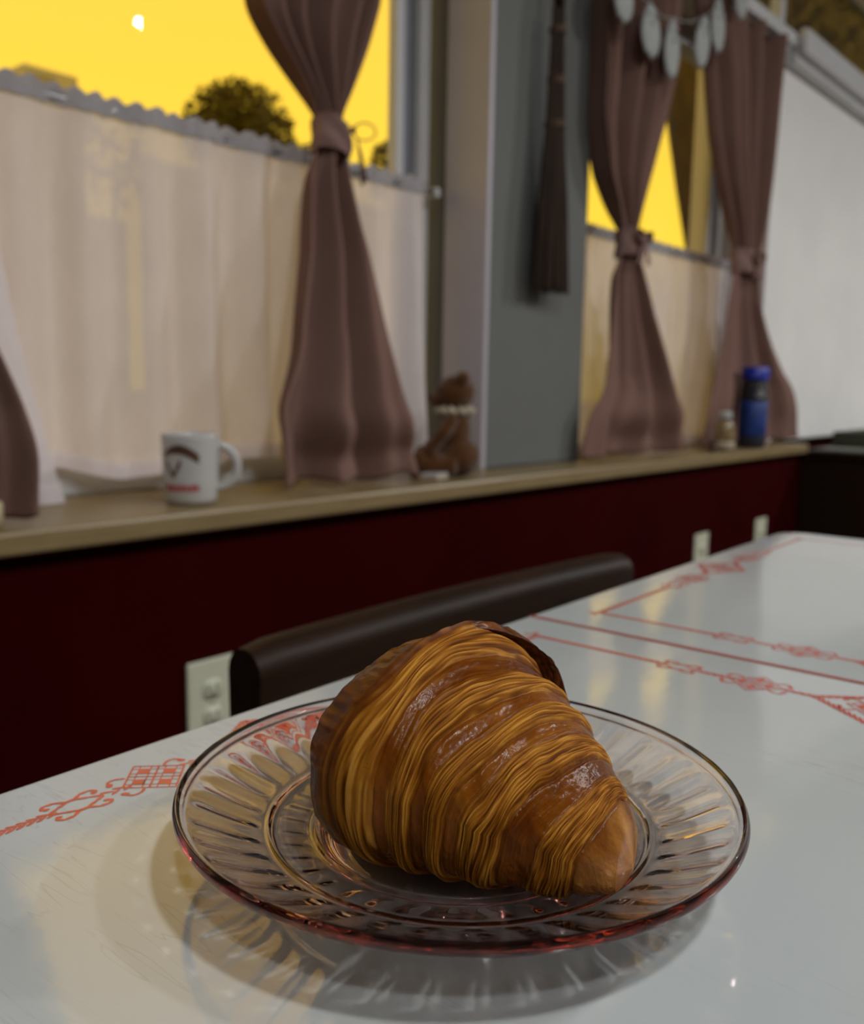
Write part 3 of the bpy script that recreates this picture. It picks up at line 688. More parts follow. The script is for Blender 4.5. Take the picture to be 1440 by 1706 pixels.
def profile_from_pixels(left, right, Yf, z_top, z_bot, top_w=None):
    """outline of a hanging curtain: world x of its two edges against height"""
    def on_cloth(x, y):
        p = at(x, y, Yf(1.3))
        for _ in range(4): p = at(x, y, float(Yf(p[2])))
        return p
    L_ = [on_cloth(x, y) for x, y in left]; R__ = [on_cloth(x, y) for x, y in right]
    lz = sorted((p[2], p[0]) for p in L_); rz = sorted((p[2], p[0]) for p in R__)
    z = np.linspace(z_bot, z_top, 150)
    xl = np.interp(z, [q[0] for q in lz], [q[1] for q in lz]); xr = np.interp(z, [q[0] for q in rz], [q[1] for q in rz])
    if top_w:                                            # carry the flare on up to the rod
        zt = max(lz[-1][0], rz[-1][0]); m = z > zt; f = np.clip((z - zt) / max(z_top - zt, 1e-3), 0, 1)
        c = (xl + xr) / 2; wv = (xr - xl); w2 = wv + (top_w - wv) * f; cc = c[~m][-1] if (~m).any() else c[0]
        xl = np.where(m, cc - w2 / 2, xl); xr = np.where(m, cc + w2 / 2, xr)
    return z, smooth1(xl, 7), smooth1(xr, 7)

def tied_curtain(label, left, right, Y, tie_z, z_top, z_bot, nf_up=6, nf_dn=3.2, seed=1, bow='cord', flat=0.72, top_w=0.42, amp_dn=0.022, tie_half=0.030, fwd=0.0, slump=0.0):
    root = empty('tied_curtain', (0, Y, z_bot)); setp(root, label, 'curtain', 'mauve curtains tied at the waist')
    def Yf(zz): return Y - fwd * sstep(tie_z - 0.02, z_bot + 0.06, np.array(zz))      # hangs forward over the sill
    z, xl, xr = profile_from_pixels(left, right, Yf, z_top, z_bot, top_w)
    rng = np.random.default_rng(seed); nu = 110; u = np.linspace(0, 1, nu)
    i_t = np.argmin(np.abs(z - tie_z)); xt = (xl[i_t] + xr[i_t]) / 2
    root.location.x = xt
    G = []
    p1, p2, p3 = rng.random(3) * 6.28
    for i, zz in enumerate(z):
        wd = xr[i] - xl[i]; dz = zz - tie_z
        if dz >= 0:
            k = 1 - math.exp(-dz / 0.10)
            a = 0.010 + 0.018 * k
            y = a * np.sin(2 * np.pi * nf_up * u + p1 + 0.8 * dz) + 0.4 * a * np.sin(2 * np.pi * (nf_up * 1.7) * u + p2)
        else:
            k = 1 - math.exp(dz / 0.16)
            a = 0.010 + amp_dn * k
            y = a * np.sin(2 * np.pi * nf_dn * u + p2 + 1.2 * dz) + 0.35 * a * np.sin(2 * np.pi * nf_dn * 2.3 * u + p3 - 2 * dz)
        y = y * np.clip(1.0, 0, 1)
        # bundle is rounded at the waist
        nb = math.exp(-(dz / 0.05) ** 2); y = y * (1 - 0.6 * nb) - 0.018 * nb * np.cos(np.pi * (u - 0.5))
        if dz < -0.30:                                    # slump where the hem meets the sill
            q = (-0.30 - dz) / max(1e-3, (-0.30 - (z_bot - tie_z))); q = min(1, max(0, q))
            y = y - 0.014 * math.sin(q * math.pi * 1.5) * (0.6 + 0.4 * np.sin(2 * np.pi * 1.4 * u + p3)) * flat
        if slump:                                         # heavy roll of cloth above the hem
            wu = sstep(0.15, 0.45, u) * (0.75 + 0.25 * np.sin(5 * u + 1)); zr = zz - z_bot - 0.03 * (u - 0.5) ** 2
            y = y - slump * wu * np.exp(-((zr - 0.098) / 0.036) ** 2) + 0.7 * slump * wu * np.exp(-((zr - 0.042) / 0.022) ** 2)
        y = y + (float(Yf(zz)) - Y)
        G.append(np.stack([xl[i] + wd * u - xt, y, np.full(nu, zz - z_bot)], -1))
    G = np.array(G)
    # ragged, lightly lifted hem
    hem = 0.010 * np.abs(np.sin(2 * np.pi * 1.7 * u + p1)) + 0.004 * np.sin(2 * np.pi * 4 * u + p2) + 0.004
    fade = np.clip(1 - (z - z_bot) / 0.12, 0, 1)[:, None]; G[:, :, 2] += hem[None] * fade
    mb = MB(); mb.grid(G); c = mb.build('cloth', MAT['mauve'], root, True, fix=False)
    so = c.modifiers.new('thick', 'SOLIDIFY'); so.thickness = 0.0016; so.offset = 0
    # tie band
    w2 = (xr[i_t] - xl[i_t]) / 2; rows = []
    for j in range(9):
        t = j / 8; zz = tie_z - z_bot + (t - 0.5) * 2 * tie_half; sw = 1.0 + 0.10 * math.cos(math.pi * (t - 0.5)) + 0.12 * (t - 0.5)
        jj = np.argmin(np.abs(z - (zz + z_bot))); hw = (xr[jj] - xl[jj]) / 2; cx = (xr[jj] + xl[jj]) / 2 - xt
        rows.append([(cx + (hw * 1.03 + 0.003) * sw * math.cos(a), -0.006 + (0.026 + 0.004 * math.sin(3 * a + j)) * sw * math.sin(a), zz + 0.004 * math.sin(2 * a)) for a in np.linspace(0, 2 * np.pi, 36, endpoint=False)])
    MB().grid(rows, close_v=True).build('tie_band', MAT['mauve_tie'], root, True)
    zk = tie_z - z_bot + tie_half * 0.6
    if bow == 'cord':
        kx = w2 + 0.006
        MB().ball((kx, -0.02, zk), 0.006, 10, 8).build('knot', MAT['mauve'], root, True)
        loop = [(kx + 0.050 * math.sin(t / 2) ** 2 * 1.0 + 0.0, -0.022 - 0.008 * math.sin(t), zk + 0.012 * math.sin(t) + 0.002) for t in np.linspace(0, 2 * np.pi, 22)]
        MB().tube(loop, 0.0014, 7).build('bow_loop', MAT['mauve'], root, True)
        for dx, ln in ((0.020, 0.085), (0.028, 0.078)):
            MB().tube([(kx, -0.02, zk), (kx + 0.006, -0.024, zk - 0.015), (kx + dx * 0.6, -0.024, zk - ln * 0.5), (kx + dx, -0.024, zk - ln)], [0.0014, 0.0014, 0.0018, 0.0030], 7).build('tail', MAT['mauve'], root, True)
    else:
        MB().ball((0.002, -0.036, zk - 0.012), (0.016, 0.012, 0.018), 14, 10).build('knot', MAT['mauve_tie'], root, True)
        for sx in (-1, 1):
            rows = []
            for k in range(15):
                t = k / 14 * 2 * math.pi; cx = 0.004 + sx * (0.032 * math.sin(t / 2) ** 1.2 if t <= 2 * math.pi else 0); czz = zk - 0.012 + 0.014 * math.sin(t) + 0.014 * math.sin(t / 2)
                rows.append([(cx, -0.036 - 0.011 + 0.022 * q, czz) for q in (0, 0.5, 1)])
            MB().grid(rows).build('bow_loop', MAT['mauve_tie'], root, True)
            rows = [[(0.003 + sx * (0.004 + 0.020 * t) + w_ * 0.009, -0.040 - 0.004 * math.sin(3 * t), zk - 0.02 - 0.045 * t) for w_ in (-1, 0, 1)] for t in np.linspace(0, 1, 8)]
            MB().grid(rows).build('tail', MAT['mauve_tie'], root, True)
    return root

YC = 1.168
tied_curtain('mauve curtain tied with a cord bow between the mug and the bear',
    [(412, 0), (450, 70), (490, 130), (515, 172), (530, 205), (522, 240), (508, 290), (497, 420), (470, 590), (438, 682), (446, 740), (452, 800), (452, 832)],
    [(628, 0), (606, 80), (585, 140), (565, 195), (568, 230), (578, 270), (612, 420), (645, 590), (668, 690), (684, 760), (688, 800), (688, 832)],
    YC, at(545, 228, YC)[2], 1.93, SILL_Z + 0.001, 5, 2.3, 5, 'cord', top_w=0.20, tie_half=0.026, fwd=0.065, slump=0.017)
tied_curtain('mauve curtain cut by the left edge of the picture',
    [(-330, 0), (-300, 130), (-240, 172), (-215, 205), (-222, 240), (-235, 290), (-250, 420), (-270, 590), (-290, 682), (-290, 840)],
    [(-120, 0), (-150, 80), (-165, 140), (-180, 195), (-176, 230), (-160, 270), (-95, 420), (-18, 590), (20, 680), (36, 760), (42, 842)],
    YC - 0.03, at(-195, 228, YC)[2], 1.93, SILL_Z + 0.001, 6, 2.6, 9, 'cord', top_w=0.27, tie_half=0.026, fwd=0.065)
YC2 = 1.112
tied_curtain('mauve curtain of the far window beside the hanging broom',
    [(996, 0), (988, 190), (1000, 285), (1020, 345), (1034, 392), (1030, 415), (1018, 450), (1008, 560), (999, 650), (975, 690), (968, 740), (964, 790)],
    [(1142, 0), (1132, 130), (1112, 205), (1085, 290), (1066, 350), (1057, 392), (1060, 415), (1068, 450), (1088, 530), (1118, 620), (1142, 710), (1158, 775), (1160, 795)],
    YC2, at(1045, 408, YC2)[2], 1.925, SILL_Z + 0.001, 4.6, 2.6, 21, 'band', top_w=0.40, tie_half=0.030, amp_dn=0.014, slump=0.010)
tied_curtain('mauve curtain with a fabric bow behind the blue bottle',
    [(1150, 0), (1168, 110), (1178, 220), (1192, 300), (1214, 385), (1224, 425), (1222, 445), (1212, 500), (1200, 580), (1184, 670), (1176, 740), (1172, 765)],
    [(1310, 0), (1298, 90), (1288, 170), (1276, 290), (1264, 390), (1258, 425), (1260, 445), (1264, 510), (1284, 580), (1310, 645), (1322, 700), (1330, 762)],
    YC2, at(1240, 440, YC2)[2], 1.925, SILL_Z + 0.001, 4.6, 2.4, 33, 'bow', top_w=0.44, tie_half=0.032, amp_dn=0.008)

# cafe tiers (white, gathered on a rod)
def cafe_tier(label, x0, x1, Y, z_rod, z_bot, nf, seed, hem_lift=None, edge_flare=0.0, amp=0.012):
    root = empty('cafe_curtain', ((x0 + x1) / 2, Y, SILL_Z)); setp(root, label, 'curtain', 'white sheer cafe curtains')
    rng = np.random.default_rng(seed); nu, nz = 260, 70; u = np.linspace(0, 1, nu); xc = (x0 + x1) / 2
    ph = np.cumsum(0.6 + 0.8 * rng.random(nu)); ph = ph / ph[-1] * 2 * np.pi * nf
    amp_u = np.interp(u, np.linspace(0, 1, 14), 0.5 + 0.8 * rng.random(14))
    G = []
    for t in np.linspace(0, 1, nz):
        zz = z_rod + 0.014 + (z_bot - z_rod - 0.014) * t
        g = 0.35 + 0.65 * min(1, t * 4)
        y = -0.010 * math.exp(-t * 18) + amp * g * amp_u * np.sin(ph + 0.25 * math.sin(3 * t)) + 0.006 * g * np.sin(2 * np.pi * 3 * u + seed)
        fine = 0.0022 * math.exp(-t * 14) * np.sin(ph * 6)
        x = x0 + (x1 - x0) * u + edge_flare * (t ** 1.6) * np.clip((u - 0.55) / 0.45, 0, 1)
        zc = np.full(nu, zz)
        if t < 0.06: zc = zc + 0.004 * np.sin(ph * 3 + seed) * (1 - t / 0.06)
        if hem_lift is not None: zc = zc + np.interp(u, [h[0] for h in hem_lift], [h[1] for h in hem_lift]) * sstep(0.55, 1.0, np.array(t))
        G.append(np.stack([x - xc, y + fine, zc - SILL_Z], -1))
    MB().grid(G).build('sheer_cloth', MAT['sheer'], root, True, fix=False)
    # stitched rod pocket and hem: a second layer of cloth
    G = np.array(G); k = max(2, int(nz * 0.07)); off = np.array([0, -0.0035, 0])
    MB().grid(G[:k] + off).build('rod_pocket', MAT['sheer_dimmed'], root, True, fix=False)
    MB().grid(G[-4:] + off * 0.6).build('hem', MAT['sheer'], root, True, fix=False)
    return root
ZR = 1.300
cafe_tier('wide white sheer cafe curtain behind the mug', -0.25, 1.385, 1.235, ZR, SILL_Z + 0.010, 17, 4,
          [(0, 0.0), (0.50, 0.030), (0.545, 0.036), (0.575, 0.020), (0.60, 0.012), (0.66, 0.026), (0.75, 0.036), (0.86, 0.012), (1, 0.0)], 0.030, 0.014)
xe = at(-40, 230, 1.205)[0]
cafe_tier('narrow white sheer panel falling to the sill at the left edge', -0.42, xe, 1.198, ZR, SILL_Z + 0.002, 9, 8, None, at(108, 838, 1.205)[0] - xe, 0.010)
cafe_tier('white sheer cafe curtain between the far mauve curtains', 1.85, 2.845, 1.235, ZR, SILL_Z + 0.004, 20, 15, None, 0.0, 0.010)
for (xa, xb, lab) in ((-0.59, 1.430, 'thin curtain rod through the near cafe curtains'), (1.845, 2.850, 'thin curtain rod through the far cafe curtain')):
    t = empty('curtain_rod', (xa, 1.235, ZR)); setp(t, lab, 'rod')
    MB().tube([(0, 0, 0), (xb - xa, 0, 0)], 0.0055, 10).build('bar', MAT['metal'], t, True)
    for x in (0.006, xb - xa - 0.006): MB().bbox(x - 0.006, x + 0.006, -0.008, 0.030, -0.009, 0.009, 0.002).build('bracket', MAT['trim'], t)
for (xa, xb, lab) in ((-0.59, 1.46, 'upper rod carrying the near mauve curtains'), (1.845, 2.850, 'upper rod carrying the far mauve curtains')):
    t = empty('curtain_rod', (xa, 1.168 if xa < 0 else 1.112, 1.918)); setp(t, lab, 'rod')
    MB().tube([(0, 0, 0), (xb - xa, 0, 0)], 0.007, 10).build('bar', MAT['metal'], t, True)
    for x in (0.006, xb - xa - 0.006): MB().bbox(x - 0.006, x + 0.006, -0.008, 0.10, -0.010, 0.010, 0.002).build('bracket', MAT['trim'], t)

# ================================================================== mug
mug_c = (0.754, 1.0975, SILL_Z)
mug = empty('coffee_mug', mug_c, 0); setp(mug, 'white ceramic mug with brown and red print on the window sill', 'mug')
MH, MR = 0.098, 0.040
def mug_r(z): return 0.0345 + (MR - 0.0345) * sstep(0.0, 0.03, np.array(z)) * 0.6 + 0.0022 * z / MH
prof = [(0.0, 0.001), (0.030, 0.001), (0.0335, 0.003)] + [(float(mug_r(z)), z) for z in np.linspace(0.006, MH - 0.001, 14)] + [(0.0392, MH), (0.0372, MH - 0.001)] + [(float(mug_r(z)) - 0.0040, z) for z in np.linspace(MH - 0.006, 0.010, 10)] + [(0.0, 0.006)]
MB().lathe(prof, 48).build('cup', MAT['white_ceramic'], mug, True)
hd = Vector((0.72, -0.69, 0)).normalized()
pts = [hd * (0.034 + 0.030 * math.sin(a)) + Vector((0, 0, 0.052 + 0.030 * math.cos(a))) for a in np.linspace(0.02, math.pi - 0.02, 15)]
MB().tube(pts, [0.0062] * 15, 12).build('handle', MAT['white_ceramic'], mug, True)
vdir = math.atan2(-1.0975, -0.754)             # side of the mug that faces the room
def mug_patch(name, a_arr, z_lo, z_hi, mat):
    rows = [[((mug_r(z) + 0.0006) * math.cos(vdir + a), (mug_r(z) + 0.0006) * math.sin(vdir + a), z) for a in a_arr] for z in (0, 1)] if False else None
    G = []
    for k in range(4):
        row = []
        for a, lo, hi in zip(a_arr, z_lo, z_hi):
            z = lo + (hi - lo) * k / 3; r = float(mug_r(z)) + 0.0006; row.append((r * math.cos(vdir + a), r * math.sin(vdir + a), z))
        G.append(row)
    return MB().grid(G).build(name, mat, mug, True)
aa = np.linspace(-1.05, 0.28, 24); tt = (aa + 1.05) / 1.33
mug_patch('printed_brow', aa, 0.062 + 0.014 * np.sin(np.pi * (0.18 + 0.82 * tt)) - 0.004, 0.066 + 0.018 * np.sin(np.pi * (0.12 + 0.8 * tt)), MAT['brown_print'])
aa = np.linspace(-0.95, -0.35, 10); mug_patch('printed_lash', aa, 0.036 + 0.02 * np.abs(np.linspace(-1, 1, 10)), 0.044 + 0.022 * np.abs(np.linspace(-1, 1, 10)), MAT['brown_print'])
for k in range(7):
    a0 = -0.98 + 0.185 * k; mug_patch('printed_letter', np.linspace(a0, a0 + 0.145, 4), np.full(4, 0.0195) + 0.002 * RNG.random(4), np.full(4, 0.0305) - 0.003 * RNG.random(4), MAT['red_mug_print'])

# ================================================================== teddy bear
bear = empty('teddy_bear', (1.333, 1.098, SILL_Z), math.atan2(0.755, -0.655)); setp(bear, 'brown plush teddy bear with a cream ruff sitting on the sill', 'toy')
mb = MB()
mb.ball((0.0, 0, 0.155), (0.037, 0.036, 0.034)); mb.ball((0.030, 0, 0.143), (0.020, 0.018, 0.015)); mb.ball((-0.012, 0.026, 0.182), 0.0135); mb.ball((-0.012, -0.026, 0.182), 0.0135)
mb.ball((0.0, 0, 0.085), (0.031, 0.034, 0.050)); mb.ball((-0.006, 0, 0.036), (0.044, 0.043, 0.036)); mb.ball((0.0, 0, 0.125), (0.022, 0.022, 0.020))
for sy in (-1, 1):
    mb.tube([(0.0, sy * 0.030, 0.022), (0.03, sy * 0.034, 0.021), (0.058, sy * 0.036, 0.024)], [0.022, 0.020, 0.017], 12); mb.ball((0.064, sy * 0.036, 0.030), (0.014, 0.016, 0.024))
    mb.tube([(0.004, sy * 0.030, 0.112), (0.020, sy * 0.040, 0.085), (0.040, sy * 0.036, 0.058)], [0.012, 0.0135, 0.013], 12); mb.ball((0.044, sy * 0.035, 0.052), 0.0145)
bb = mb.build('body', MAT['bear'], bear, True)
rm = bb.modifiers.new('fuse', 'REMESH'); rm.mode = 'VOXEL'; rm.voxel_size = 0.0032; rm.use_smooth_shade = True
sm = bb.modifiers.new('soften', 'SMOOTH'); sm.factor = 0.6; sm.iterations = 4
rows = []
for j in range(5):
    t = j / 4; rows.append([((0.024 + 0.012 * math.sin(math.pi * t)) * (1 + 0.12 * math.sin(11 * a)) * math.cos(a), (0.024 + 0.012 * math.sin(math.pi * t)) * (1 + 0.12 * math.sin(11 * a)) * math.sin(a), 0.112 + 0.017 * t + 0.003 * math.sin(11 * a)) for a in np.linspace(0, 2 * np.pi, 66, endpoint=False)])
MB().grid(rows, close_v=True).build('ruff', MAT['ruff'], bear, True)
MB().ball((0.049, 0, 0.147), (0.005, 0.007, 0.005), 10, 8).build('nose', MAT['bear_dark'], bear, True)
for sy in (-1, 1): MB().ball((0.030, sy * 0.018, 0.163), 0.0035, 8, 6).build('eye', MAT['bear_dark'], bear, True)

# small pale thing beside the bear
t = empty('folded_napkin', (1.262, 1.085, SILL_Z), 0.3); setp(t, 'small pale folded napkin lying left of the bear', 'napkin')
MB().bbox(-0.026, 0.026, -0.018, 0.018, 0.0005, 0.006, 0.002).build('lower_fold', MAT['ruff'], t); MB().bbox(-0.025, 0.025, -0.017, 0.017, 0.0063, 0.012, 0.002).build('upper_fold', MAT['white_ceramic'], t)

# ================================================================== broom on the pier
br = empty('hanging_broom', (1.600, 1.100, 1.10)); setp(br, 'dark straw broom hanging upside against the grey pier', 'broom')
bt = at(930, 60, 1.100)[2] - 1.10; neck_x = at(930, 60, 1.100)[0] - 1.60; bot_x = at(918, 480, 1.100)[0] - 1.60; bot_z = at(918, 484, 1.100)[2] - 1.10; mid_z = at(930, 215, 1.100)[2] - 1.10
mb = MB()
for k in range(260):
    a = random.random() * 6.283; r = math.sqrt(random.random()); ox, oy = r * math.cos(a), r * math.sin(a)
    top_ = (neck_x + ox * 0.014, oy * 0.010, bt + 0.05); md = (neck_x * 0.9 + bot_x * 0.1 + ox * 0.024, oy * 0.016, mid_z); lw = (neck_x * 0.5 + bot_x * 0.5 + ox * 0.046, oy * 0.020, (mid_z + bot_z) / 2); en = (bot_x + ox * 0.060 + random.uniform(-.003, .003), oy * 0.024, bot_z + random.uniform(-0.006, 0.012))
    mb.tube([top_, md, lw, en], [0.0018, 0.0017, 0.0016, 0.0011], 4)
bs = mb.build('bristles', MAT['straw'], br); bs['kind'] = 'stuff'
MB().tube([(neck_x, 0, bt - 0.02), (neck_x + 0.004, 0, bt + 0.15), (neck_x + 0.002, 0, bt + 0.6)], 0.011, 10).build('handle', MAT['dark_wood'], br, True)
for py, rr_ in ((55, 0.0165), (140, 0.0175), (215, 0.021)):
    zz = at(930, py, 1.100)[2] - 1.10
    for q in range(3): MB().lathe([(rr_, -0.002), (rr_ + 0.0016, 0), (rr_, 0.002)], 20, (neck_x, 0, zz + 0.0045 * q)).build('binding', MAT['twine'], br, True)
MB().tube([(neck_x, 0, bt + 0.6), (neck_x, 0.02, bt + 0.63), (neck_x, 0.044, bt + 0.63)], 0.004, 8).build('hook', MAT['metal'], br, True)

# ================================================================== ghost garland at the far window
YG = 1.055
gs = [(1040, -5, 34, 92, 0.05), (1085, 52, 34, 96, 0.10), (1120, 82, 27, 108, 0.0), (1171, 70, 25, 100, -0.22), (1197, 42, 24, 100, 0.06), (1236, -8, 24, 90, 0.0)]
gl_ = at(1120, 20, YG); gar = empty('felt_garland', tuple(gl_)); setp(gar, 'garland of pale felt ghosts hanging before the far curtains', 'garland')
tops = []
for (px, py, w_, h_, rot) in gs:
    c = at(px, py, YG); tp = at(px, py - h_ / 2, YG); bt_ = at(px, py + h_ / 2, YG); hh = (tp[2] - bt_[2]); ww = abs(at(px + w_ / 2, py, YG)[0] - at(px - w_ / 2, py, YG)[0]) * 1.0
    N_ = 40; out = []
    for k in range(N_):
        a = 2 * math.pi * k / N_; x = math.cos(a); zq = math.sin(a); wid = ww / 2 * (0.80 + 0.20 * math.cos(1.5 * (zq + 0.4))) if True else 0
        zz = zq * hh / 2 + (0.003 * math.sin(9 * a) if zq < -0.5 else 0); xx = x * wid
        out.append((xx * math.cos(rot) - zz * math.sin(rot), xx * math.sin(rot) + zz * math.cos(rot)))
    mb = MB(); off = c - gl_
    rings = []
    for sc, dy in ((0.0, -0.004), (0.80, -0.004), (1.0, 0.0), (0.80, 0.004), (0.0, 0.004)):
        rings.append([(off[0] + x * max(sc, 0.01), off[1] + dy, off[2] + z_ * max(sc, 0.01)) for x, z_ in out])
    g = mb.grid(rings, close_v=True).build('ghost', MAT['felt'], gar, True)
    for sx in (-1, 1): MB().ball((off[0] + sx * ww * 0.16 - 0.3 * hh * math.sin(rot), off[1] - 0.0042, off[2] + hh * 0.27), (0.0035, 0.0014, 0.006), 8, 6).build('eye', MAT['felt_dark'], g, True)
    MB().ball((off[0] - 0.12 * hh * math.sin(rot), off[1] - 0.0042, off[2] + hh * 0.13), (0.004, 0.0014, 0.006), 8, 6).build('mouth', MAT['felt_dark'], g, True)
    tops.append((off[0] - hh / 2 * math.sin(rot), off[1] + 0.001, off[2] + hh / 2))
sp_ = []
for p, q in zip(tops[:-1], tops[1:]):
    for k in range(8):
        t = k / 8; sp_.append((p[0] + (q[0] - p[0]) * t, p[1], p[2] + (q[2] - p[2]) * t - 0.012 * math.sin(math.pi * t)))
sp_ = [(1.80 - gl_[0], 0.0, tops[0][2] + 0.10)] + sp_ + [tops[-1], (2.80 - gl_[0], 0.0, tops[-1][2] + 0.06)]
MB().tube(sp_, 0.0012, 6).build('string', MAT['felt'], gar, True)

# ================================================================== things on the far sill
bo = empty('plastic_bottle', (2.655, 1.064, SILL_Z)); setp(bo, 'dark plastic bottle with bright blue cap and blue label', 'bottle')
bh = 0.232
MB().lathe([(0, 0.001), (0.034, 0.001), (0.038, 0.006), (0.039, 0.02), (0.039, 0.165), (0.037, 0.178), (0.035, 0.188), (0.034, 0.198), (0.034, 0.206), (0.0, 0.206)], 40).build('body', MAT['dark_bottle'], bo, True)
mb = MB().lathe([(0.0392, 0.035), (0.0398, 0.036), (0.0398, 0.134), (0.0392, 0.135)], 40); mb.build('label', MAT['blue_label'], bo, True)
G = []
for k in range(120):
    a = 2 * math.pi * k / 120; r = 0.0375 + (0.0007 if k % 2 else 0); G.append((r * math.cos(a), r * math.sin(a)))
mb = MB(); rows = [[(0.02 * x / 0.04, 0.02 * y / 0.04, 0.2325) for x, y in G], [(x * 0.95, y * 0.95, 0.2325) for x, y in G], [(x, y, 0.230) for x, y in G], [(x, y, 0.199) for x, y in G]]
mb.grid(rows, close_v=True); mb.f.append(tuple(range(120))); mb.build('cap', MAT['blue_cap'], bo, True)
va = math.atan2(-1.068, -2.665)
for (a0, zc, rr_) in ((0.52, 0.176, 0.009), (0.30, 0.156, 0.007), (0.46, 0.156, 0.007), (0.62, 0.156, 0.007)):
    pts = []
    for k in range(15):
        t = 2 * math.pi * k / 14; a = va + a0 + rr_ * math.cos(t) / 0.039; pts.append((0.0394 * math.cos(a), 0.0394 * math.sin(a), zc + rr_ * math.sin(t)))
    MB().tube(pts, 0.0011, 5, False).build('printed_ring', MAT['white_ceramic'], bo, True)
ja = empty('glass_jar', (2.455, 1.060, SILL_Z)); setp(ja, 'small amber jar with a pale lid beside the blue capped bottle', 'jar')
MAT['amber'] = mat_plain('amber_honey', (0.20, 0.14, 0.06), 0.25, 0.4, 40)
MB().lathe([(0, 0.001), (0.024, 0.001), (0.027, 0.006), (0.027, 0.060), (0.020, 0.078), (0.016, 0.084), (0.0, 0.084)], 28).build('body', MAT['amber'], ja, True)
MB().lathe([(0.0275, 0.008), (0.0282, 0.009), (0.0282, 0.026), (0.0275, 0.027)], 28).build('label', MAT['ruff'], ja, True)
MB().lathe([(0.0, 0.108), (0.014, 0.108), (0.017, 0.104), (0.017, 0.0845), (0.0, 0.0845)], 28).build('lid', MAT['felt'], ja, True)
kn = empty('wooden_knob', (2.395, 1.066, SILL_Z)); setp(kn, 'tiny dark wooden bobbin on the sill left of the jar', 'bobbin')
MB().lathe([(0, 0.0005), (0.012, 0.0005), (0.012, 0.004), (0.007, 0.007), (0.007, 0.020), (0.012, 0.023), (0.012, 0.027), (0, 0.027)], 18).build('spool', MAT['dark_wood'], kn, True)
MB().lathe([(0.0072, 0.008), (0.0098, 0.010), (0.0098, 0.018), (0.0072, 0.0195)], 18).build('thread', MAT['twine'], kn, True)
cd = empty('pillar_candle', (0.455, 1.062, SILL_Z)); setp(cd, 'cream candle stub at the left edge of the sill', 'candle')
MB().lathe([(0, 0.0005), (0.018, 0.0005), (0.018, 0.028), (0.016, 0.031), (0.010, 0.029), (0, 0.029)], 24).build('wax', MAT['candle'], cd, True)
MB().tube([(0, 0, 0.028), (0.001, 0, 0.036)], 0.001, 6).build('wick', MAT['dark_gap'], cd, True)

# ================================================================== wall outlets
def outlet(px, py, label):
    p = at(px, py, 1.05); t = empty('wall_outlet', (p[0], 1.05, 0.482)); setp(t, label, 'outlet', 'wall outlets below the sill')
    MB().bbox(-0.040, 0.040, -0.0062, -0.0004, -0.063, 0.063, 0.003).build('cover_plate', MAT['outlet'], t)
    for zz in (-0.0195, 0.0195):
        G = []
        for dy, sc in ((-0.0062, 1.0), (-0.0078, 0.97), (-0.0078, 0.0)):
            G.append([(0.0165 * max(sc, 0.02) * math.copysign(abs(math.cos(a)) ** 0.6, math.cos(a)), dy, zz + 0.0145 * max(sc, 0.02) * math.copysign(abs(math.sin(a)) ** 0.8, math.sin(a))) for a in np.linspace(0, 2 * np.pi, 24, endpoint=False)])
        s_ = MB().grid(G, close_v=True).build('socket', MAT['outlet'], t, True)
        for x in (-0.0063, 0.0063): MB().bbox(x - 0.0012, x + 0.0012, -0.0084, -0.0076, zz - 0.001, zz + 0.008, 0.0003, 1).build('slot', MAT['outlet_dark'], s_)
        MB().bbox(-0.0024, 0.0024, -0.0084, -0.0076, zz - 0.0095, zz - 0.0048, 0.0008, 1).build('slot', MAT['outlet_dark'], s_)
    MB().ball((0, -0.0066, 0), (0.003, 0.0012, 0.003), 10, 6).build('screw', MAT['metal'], t, True)
outlet(350, 1165, 'almond wall outlet beside the end of the chair rail')
outlet(1166, 915, 'almond wall outlet just above the middle of the table edge')
outlet(1265, 888, 'almond wall outlet peeking above the far table corner')

# ================================================================== sideboard in the far corner
sbx0, sbx1, sby0, sby1 = 3.03, 4.3, 0.66, 1.048
sb = empty('sideboard', (sbx0, sby0, 0)); setp(sb, 'dark wooden sideboard in the shadow at the far end of the sill', 'sideboard')
def spart(name, a, mt, bev=0.004, par=None): return MB().bbox(a[0] - sbx0, a[1] - sbx0, a[2] - sby0, a[3] - sby0, a[4], a[5], bev).build(name, mt, par or sb)
spart('carcass', (sbx0, sbx1, sby0 + 0.02, sby1, 0.08, 0.715), MAT['dark_wood'])
spart('top', (sbx0 - 0.01, sbx1 + 0.01, sby0 - 0.01, sby1, 0.716, 0.737), MAT['dark_wood'])
for k in range(2):
    d = spart('door', (sbx0 + 0.03 + 0.62 * k, sbx0 + 0.60 + 0.62 * k, sby0, sby0 + 0.019, 0.12, 0.68), MAT['dark_wood'])
    MB().ball((0.56 + 0.12 * k, -0.012, 0.62), 0.012, 12, 8).build('knob', MAT['metal'], d, True)
for x in (sbx0 + 0.03, sbx1 - 0.03):
    for y in (sby0 + 0.05, sby1 - 0.04): MB().tube([(x - sbx0, y - sby0, 0), (x - sbx0, y - sby0, 0.08)], [0.015, 0.022], 10).build('foot', MAT['dark_wood'], sb, True)
rn = MB().bbox(0, 1.20, -0.16, 0.16, 0, 0.004, 0.0015).build('table_runner', MAT['grey_cloth']); rn.location = (3.06, 0.86, 0.7375); setp(rn, 'grey green cloth runner laid on the dark sideboard', 'cloth')
tr = empty('serving_tray', (3.50, 0.93, 0.742)); setp(tr, 'dark green tray on the cloth runner against the pale wall', 'tray')
MAT['tray'] = mat_plain('dark_green_lacquer', (0.045, 0.05, 0.032), 0.35, 0.2, 10)
MB().bbox(-0.28, 0.28, -0.085, 0.085, 0, 0.006, 0.002).build('base', MAT['tray'], tr)
